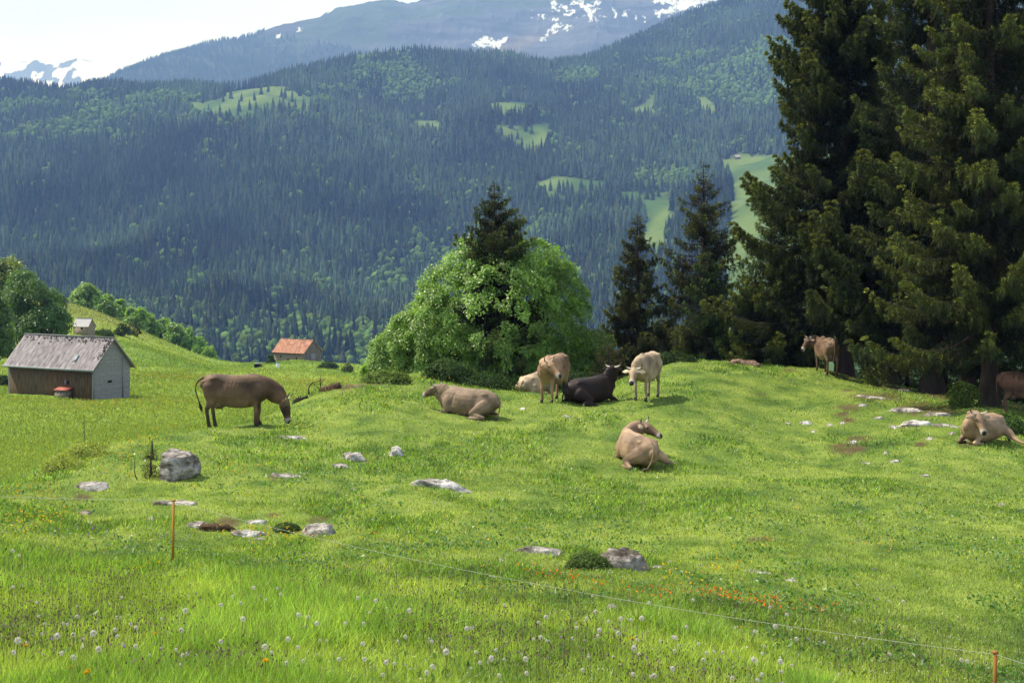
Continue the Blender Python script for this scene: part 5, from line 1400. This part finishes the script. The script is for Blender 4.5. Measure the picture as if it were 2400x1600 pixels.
def grass():
    r = RNG(77)
    n = 900000
    x, y = place(n, 7.5, 64, 1.55, r)
    # gather into tufts
    nt_ = 140000; tx, ty = place(nt_, 7.5, 64, 1.55, r)
    k = r.randint(0, nt_, n); sel = r.rand(n) < 0.6
    sp = 0.022 + 0.0016 * ty[k]
    x = np.where(sel, tx[k] + r.normal(size=n) * sp, x); y = np.where(sel, ty[k] + r.normal(size=n) * sp * 1.3, y); y = np.maximum(y, 7)
    z = near_z(x, y)
    s = soil_amount(x, y, z); ok = (r.rand(n) > s * 0.93) & rock_mask(x, y)
    x, y, z = x[ok], y[ok], z[ok]; k = k[ok]; n = len(x)
    px = 1200 + F * x / y; py = HZ - F * z / y
    lush = smoothstep(-0.02, 0.25, fbm(x / 1.9 + 40, y / 2.6, 3))          # taller tussocks
    tall = 1 - smoothstep(16.5, 19.5, y + (px - 405) * 0.0027)                # ungrazed side of the fence
    L = (0.055 + 0.05 * lush) * r.uniform(.55, 1.35, n) + tall * r.uniform(.03, .15, n) * (.75 + .5 * lush)
    W = np.maximum(0.0024, 0.00020 * y) * r.uniform(.7, 1.5, n) * (1 + .5 * lush)
    lean = 0.38 + 0.25 * r.rand(n)
    D = np.stack([r.normal(size=n) * lean + 0.08, r.normal(size=n) * lean, np.ones(n)], -1)
    c = green_field(x, y)
    hue = (0.5 + fbm(x / 7 + 80, y / 11, 3))[:, None]
    c = c * (1 - .45 * hue) + np.array([0.26, 0.33, 0.042]) * .45 * hue
    rt = r.rand(140000)[k][:, None]
    c = c * (0.48 + 1.04 * rt) * r.uniform(.6, 1.4, (n, 1))
    c = np.where((lush[:, None] > .62) & (r.rand(n, 1) < .75), c * np.array([.72, .88, .8]), c)
    q = r.rand(n, 1)
    c = np.where(q < .035, np.array([0.22, 0.19, 0.09]) * r.uniform(.6, 1.2, (n, 1)), c)       # dry blades
    c = np.where((q > .035) & (q < .055), np.array([.12, .075, .05]), c)
    tallm = tall[:, None]
    c = c * (1 + .28 * tallm) + np.array([.02, .02, .0]) * tallm
    V, Q, C = cards(np.stack([x, y, z - .01], -1), D, L, W, c, r, 0.18)
    tag(part('grass', make_mesh('grass', V, Q, C), m_grass), 'green alpine grass covering the near meadow', 'grass', kind='stuff')
    # broad herb leaves, dock and dandelion rosettes, as part of the sward
    n = 90000; x, y = place(n, 7.5, 62, 1.5, r); z = near_z(x, y)
    ok = (fbm(x / 1.3 + 9, y / 1.8, 3) > .06) & rock_mask(x, y) & (soil_amount(x, y, z) < .4); x, y, z = x[ok], y[ok], z[ok]; n = len(x)
    D = np.stack([r.normal(size=n), r.normal(size=n), r.uniform(.3, 1.1, n)], -1)
    c = np.array([.075, .155, .03]) * r.uniform(.6, 1.7, (n, 1)) + np.array([.01, .03, .02]) * r.rand(n, 1)
    V, Q, C = cards(np.stack([x, y, z + r.uniform(0, .06, n)], -1), D, r.uniform(.03, .09, n), r.uniform(.008, .018, n) + .0001 * y, c, r, .1)
    tag(part('meadow_herbs', make_mesh('meadow_herbs', V, Q, C), m_grass), 'darker broad-leaved herbs growing in clumps among the meadow grass', 'herbs', kind='stuff')
    # far pasture sward
    n = 330000; x, y = place(n, 40, 330, 1.35, r, -160, 960); z = low_z(x, y)
    py = HZ - F * z / y; px = 1200 + F * x / y
    ok = (py < 1250) & ~((px > 18) & (px < 303) & (y > 112.5) & (y < 118)); x, y, z = x[ok], y[ok], z[ok]; n = len(x)
    D = np.stack([r.normal(size=n) * .4, r.normal(size=n) * .4, np.ones(n)], -1)
    c = low_col(x, y, z) * r.uniform(.55, 1.35, (n, 1))
    V, Q, C = cards(np.stack([x, y, z], -1), D, r.uniform(.10, .26, n) * (.8 + y * .0022), 0.00030 * y * r.uniform(.7, 1.4, n), c, r, .15)
    tag(part('pasture_sward', make_mesh('pasture_sward', V, Q, C), m_grass), 'longer grass of the lower left pasture around the wooden barn', 'grass', kind='stuff')

def blossoms(name, label, cat, x, y, z, h, size, colr, r, stemc=(.05, .10, .02), petals=3):
    n = len(x)
    P = np.stack([x, y, z], -1); top = P + np.stack([r.normal(size=n) * h * .12, r.normal(size=n) * h * .12, h], -1)
    V1, Q1, C1 = cards(P, top - P, h * 1.02, np.maximum(.0012, .00008 * y) * np.ones(n), np.tile(stemc, (n, 1)), r, .02)
    Vs, Qs, Cs = [V1], [Q1], [C1]; o = len(V1)
    for k in range(petals):
        D = r.normal(size=(n, 3)) * (1, 1, .5)
        V, Q, C = cards(top - unit(D) * size[:, None] * .5, D, size, size * .42, colr * r.uniform(.8, 1.15, (n, 1)), r, 0)
        Vs.append(V); Qs.append(Q + o); Cs.append(C); o += len(V)
    tag(part(name, make_mesh(name, np.concatenate(Vs), np.concatenate(Qs), np.concatenate(Cs)), m_flower), label, cat, kind='stuff')

def flowers():
    r = RNG(99)
    def field(specs, zf=near_z, lo=9, hi=62):
        X = []; Y = []
        for (px, py, sx, sy, n) in specs:
            a = r.normal(size=n) * sx + px; b = r.normal(size=n) * sy + py
            for i in range(n):
                p = at(a[i], b[i], zf, lo, hi)
                X.append(p.x); Y.append(p.y)
        X = np.array(X); Y = np.array(Y); Z = zf(X, Y); return X, Y, Z
    # orange flower band below the wire
    sp = [(1560 + i * 12, 1403 + i * 1.75 + 3 * math.sin(i * 2.1), 7, 2.6, 4 if 6 < i < 22 else 1) for i in range(30)] + [(1690, 1416, 10, 3, 9), (1345, 1378, 12, 5, 14), (1395, 1392, 16, 4, 9), (1240, 1364, 40, 8, 14), (1480, 1405, 50, 8, 16), (1540, 1416, 10, 5, 9), (1890, 1448, 60, 7, 14), (1285, 1368, 14, 4, 8)]
    x, y, z = field(sp); n = len(x)
    blossoms('orange_flowers', 'orange flowers in a band along the wire on the right', 'flowers', x, y, z, r.uniform(.10, .2, n), r.uniform(.02, .034, n), np.tile([.78, .27, .02], (n, 1)), r)
    # yellow drifts
    sp = [(310, 1040, 60, 10, 60), (350, 1010, 70, 10, 60), (295, 1065, 30, 14, 34), (230, 1110, 80, 14, 30), (60, 1160, 50, 8, 34), (105, 1175, 30, 8, 16), (110, 1228, 40, 10, 60), (640, 1262, 60, 5, 34), (700, 1275, 50, 5, 18), (30, 1245, 20, 12, 10),
          (550, 1110, 40, 6, 18), (830, 1270, 50, 8, 10), (610, 1300, 30, 10, 8), (1620, 1370, 50, 10, 30), (1680, 1352, 40, 10, 20), (720, 1010, 60, 14, 26), (640, 945, 60, 12, 24), (1040, 893, 60, 8, 22), (880, 930, 80, 14, 26), (1430, 872, 14, 8, 18), (1905, 905, 20, 4, 6), (2085, 1300, 30, 12, 8),
          (2370, 1320, 20, 3, 4), (1790, 1290, 60, 20, 10), (360, 1345, 60, 6, 6), (1200, 1200, 900, 120, 120), (700, 1180, 300, 60, 60), (400, 1000, 40, 10, 20)]
    x, y, z = field(sp); n = len(x)
    blossoms('yellow_flowers', 'small yellow buttercups scattered over the near meadow', 'flowers', x, y, z, r.uniform(.08, .2, n), r.uniform(.018, .030, n) + .0003 * y, np.tile([.80, .52, .02], (n, 1)), r)
    sp = [(200, 1265, 60, 8, 12), (300, 1280, 60, 10, 10), (215, 1255, 4, 4, 6), (430, 1275, 20, 6, 8), (1935, 1340, 60, 20, 14), (1490, 1560, 500, 40, 30), (330, 1560, 120, 12, 10), (1100, 1290, 200, 25, 14), (1200, 1200, 900, 160, 90), (1090, 1010, 120, 20, 30), (1130, 1060, 100, 14, 20), (2200, 1240, 120, 30, 16)]
    x, y, z = field(sp); n = len(x)
    blossoms('purple_flowers', 'small purple flowers dotted through the near meadow', 'flowers', x, y, z, r.uniform(.08, .2, n), r.uniform(.014, .026, n) + .0003 * y, np.array([.36, .20, .48]) * r.uniform(.7, 1.2, (n, 1)), r)
    n = 5200; x, y = place(n, 9, 60, 1.45, r, -60, 2460); z = near_z(x, y); ok = rock_mask(x, y) & (fbm(x / 3 + 4, y / 4, 2) > -.1); x, y, z = x[ok], y[ok], z[ok]; n = len(x)
    blossoms('white_flowers', 'tiny whitish clover and daisy heads all over the near meadow', 'flowers', x, y, z, r.uniform(.05, .12, n), r.uniform(.010, .018, n) + .00028 * y, np.array([.62, .62, .55]) * r.uniform(.6, 1.1, (n, 1)), r)
    # brown seed heads and plantain spikes in the ungrazed strip
    n = 16000; x, y = place(n, 9, 21, 1.4, r, -60, 2460); z = near_z(x, y)
    ok = (fbm(x / 1.7 + 14, y / 2.2, 3) > -.04) & (y < 17 + (1200 + F * x / y - 405) * -.0005); x, y, z = x[ok], y[ok], z[ok]; n = len(x)
    P = np.stack([x, y, z], -1); h = r.uniform(.13, .30, n); top = P + np.stack([r.normal(size=n) * h * .1, r.normal(size=n) * h * .1, h], -1)
    V1, Q1, C1 = cards(P, top - P, h, np.full(n, .0014), np.tile([.10, .10, .04], (n, 1)), r, .02)
    D = np.stack([r.normal(size=n) * .2, r.normal(size=n) * .2, np.ones(n)], -1)
    cb = np.where(r.rand(n, 1) < .5, np.array([.15, .105, .07]), np.array([.30, .25, .17])) * r.uniform(.7, 1.3, (n, 1))
    V2, Q2, C2 = cards(top - (0, 0, .005), D, r.uniform(.012, .028, n), r.uniform(.004, .008, n), cb, r, .1)
    V3, Q3, C3 = cards(top - (0, 0, .005), D, r.uniform(.012, .028, n), r.uniform(.004, .008, n), cb, r, -.1)
    tag(part('seed_heads', make_mesh('seed_heads', np.concatenate([V1, V2, V3]), np.concatenate([Q1, Q2 + len(V1), Q3 + len(V1) + len(V2)]), np.concatenate([C1, C2, C3])), m_flower), 'brownish seed heads and plantain spikes in the long foreground grass', 'grass heads', kind='stuff')
    # yellow haze of flowers on the far pasture
    n = 15000; x, y = place(n, 60, 175, 1.0, r, -60, 900); z = low_z(x, y); py = HZ - F * z / y; px = 1200 + F * x / y
    w = .12 + .88 * (1 - smoothstep(8, 26, np.abs(py - (893 + (px - 450) * .02)))) * (px > 300) + .6 * (1 - smoothstep(14, 44, np.abs(py - 960))) * (px < 480) + .35 * (py > 1000) * (py < 1080)
    ok = (r.rand(n) < w * (.5 + 1.6 * np.clip(fbm(x / 9, y / 14, 3) + .15, 0, 1))) & ~((px > 15) & (px < 305) & (y > 112) & (y < 119)); x, y, z = x[ok], y[ok], z[ok]; n = len(x)
    blossoms('pasture_buttercups', 'yellow drifts of buttercups on the lower left pasture', 'flowers', x, y, z, r.uniform(.15, .28, n), .00055 * y * r.uniform(.7, 1.4, n), np.where(r.rand(n, 1) < .85, np.array([.66, .42, .03]), np.array([.65, .65, .55])), r)
flowers_ready = grass(); flowers()

# ---- dandelions: every seed head is a plant of its own
m_fluff = mat('dandelion_fluff', (0.62, 0.59, 0.54), rough=.9, trans=.45)
m_stem = mat('dandelion_stem', (0.16, 0.12, 0.06), rough=.6, trans=.1)
m_yel = mat('dandelion_yellow', (0.85, 0.50, 0.01), rough=.8, trans=.2)
def dandelion_meshes(seed):
    r = RNG(seed); h = 1.0
    sv, sq = tube_np([(0, 0, 0), (.01, .0, .10), (.015, .005, .20), (.012, .0, .262)], [.0028, .0026, .0023, .002], 5)
    ctr = np.array([.012, 0, .285]); n = 110
    u = unit(r.normal(size=(n, 3))); P = ctr + u * .006
    V1, Q1, _ = cards(P, u, np.full(n, .019), np.full(n, .0006), np.zeros((n, 3)), r)
    T = ctr + u * .024; a = unit(np.cross(u, r.normal(size=(n, 3)))); b = np.cross(u, a); s = .0042
    V2 = np.stack([T + a * s, T + b * s, T - a * s, T - b * s], 1).reshape(-1, 3); Q2 = np.arange(4 * n).reshape(n, 4)
    core, ct = ico(1); core = core * .0065 + ctr
    V = np.concatenate([V1, V2]); Q = np.concatenate([Q1, Q2 + len(V1)])
    return make_mesh('stem', sv, sq), make_mesh('seed_head', V, Q), make_mesh('core', core, ct)
def yellow_meshes(seed):
    r = RNG(seed); sv, sq = tube_np([(0, 0, 0), (.008, .0, .10), (.01, .0, .20)], [.0028, .0026, .0023], 5)
    n = 90; u = r.normal(size=(n, 3)); u[:, 2] = np.abs(u[:, 2]) * .5 + .1; u = unit(u)
    V, Q, _ = cards(np.tile([.01, 0, .2], (n, 1)), u, np.full(n, .021), np.full(n, .003), np.zeros((n, 3)), r, .1)
    return make_mesh('stem', sv, sq), make_mesh('petals', V, Q)
DM = [dandelion_meshes(s) for s in (1, 2, 3)]; YM = yellow_meshes(4)
for a in DM: a[0].materials.append(m_stem); a[1].materials.append(m_fluff); a[2].materials.append(m_stem)
YM[0].materials.append(m_stem); YM[1].materials.append(m_yel)
def dandelion(px, py, k, r, zone, sc=1.0, zoff=.27):
    # rows give the head; the foot is found under it
    p = at(px, py + 3333 / 11.0 * zoff * sc * .9, near_z, 8, 40)
    o = thing('dandelion_clock', zone, 'dandelion', p, r.uniform(0, 6.28), zone.split(',')[0]); o.scale = (sc,) * 3
    o.rotation_euler = (r.uniform(-.12, .12), r.uniform(-.12, .12), r.uniform(0, 6))
    part('stem', DM[k][0], None, o); q = part('seed_head', DM[k][1], None, o); part('core', DM[k][2], None, q)
def dandelions():
    r = RNG(123)
    heads = [(25,1370),(51,1366),(281,1397),(109,1466),(146,1463),(171,1496),(95,1493),(212,1502),(262,1486),(274,1499),(275,1447),(375,1453),(123,1513),(231,1538),(137,1550),(38,1528),(70,1513),(432,1440),(322,1481),(30,1272),(70,1279),(50,1287),
             (1457,1452),(1477,1450),(1508,1452),(1437,1474),(1407,1482),(1348,1500),(1264,1500),(1279,1445),(1480,1528),(1498,1540),(1586,1528),(1422,1454),(1543,1504),(1577,1495),(1653,1552),(1673,1530),(1710,1592),(1571,1581),(1783,1592),(1774,1557),(1638,1510),(1860,1562),(1830,1579),(1830,1561),(1963,1582),(1780,1533),(1490,1592),(1165,1597),(1234,1593),(1384,1548),(1520,1595),(1400,1495),(1858,1340),(1825,1465),(1248,1359),(1190,1413),(952,1435),(880,1410),(590,1372),(655,1374),(610,1395),(800,1560),(700,1530),(560,1460),(512,1420),(620,1540),(745,1468),(860,1520),(960,1500),(1040,1545),(1100,1480),(1150,1565),(1010,1580),(910,1570),(2262,1545),(2270,1547),(2110,1395),(2005,1358)]
    for i in range(110):
        heads.append((r.uniform(1000, 2100) if i % 2 else r.uniform(0, 1000), r.uniform(1380, 1600)))
    for i, (a, b) in enumerate(heads):
        zone = ('white dandelion seed head at the lower left of the meadow, among brown grass heads' if a < 560 else
                ('white dandelion seed head in the lower middle of the foreground' if a < 1180 else 'white dandelion seed head at the lower right, below the orange flowers'))
        dandelion(a, b, i % 3, r, zone, (.55 + .5 * r.rand() ** 1.3) * (.8 if i > 79 else 1))
    for (a, b, lab) in ((163, 1567, 'yellow dandelion bloom at the bottom left, the left one of the close pair'), (210, 1576, 'yellow dandelion bloom at the bottom left, largest of the close pair'), (198, 1593, 'yellow dandelion bloom cut by the bottom edge under the close pair'),
                        (625, 1571, 'single yellow dandelion bloom at the bottom, right of the left seed heads'), (60, 1515, 'yellow dandelion bloom between the seed heads at the far left'), (1479, 1489, 'yellow dandelion bloom among the right-hand seed heads'), (362, 1479, 'yellow dandelion bloom right of the left-hand seed heads')):
        p = at(a, b + 3333 / 11.0 * .2, near_z, 8, 40)
        o = thing('dandelion', lab, 'dandelion', p, r.uniform(0, 6)); o.scale = (r.uniform(.9, 1.15),) * 3
        part('stem', YM[0], None, o); part('petals', YM[1], None, o)
dandelions()
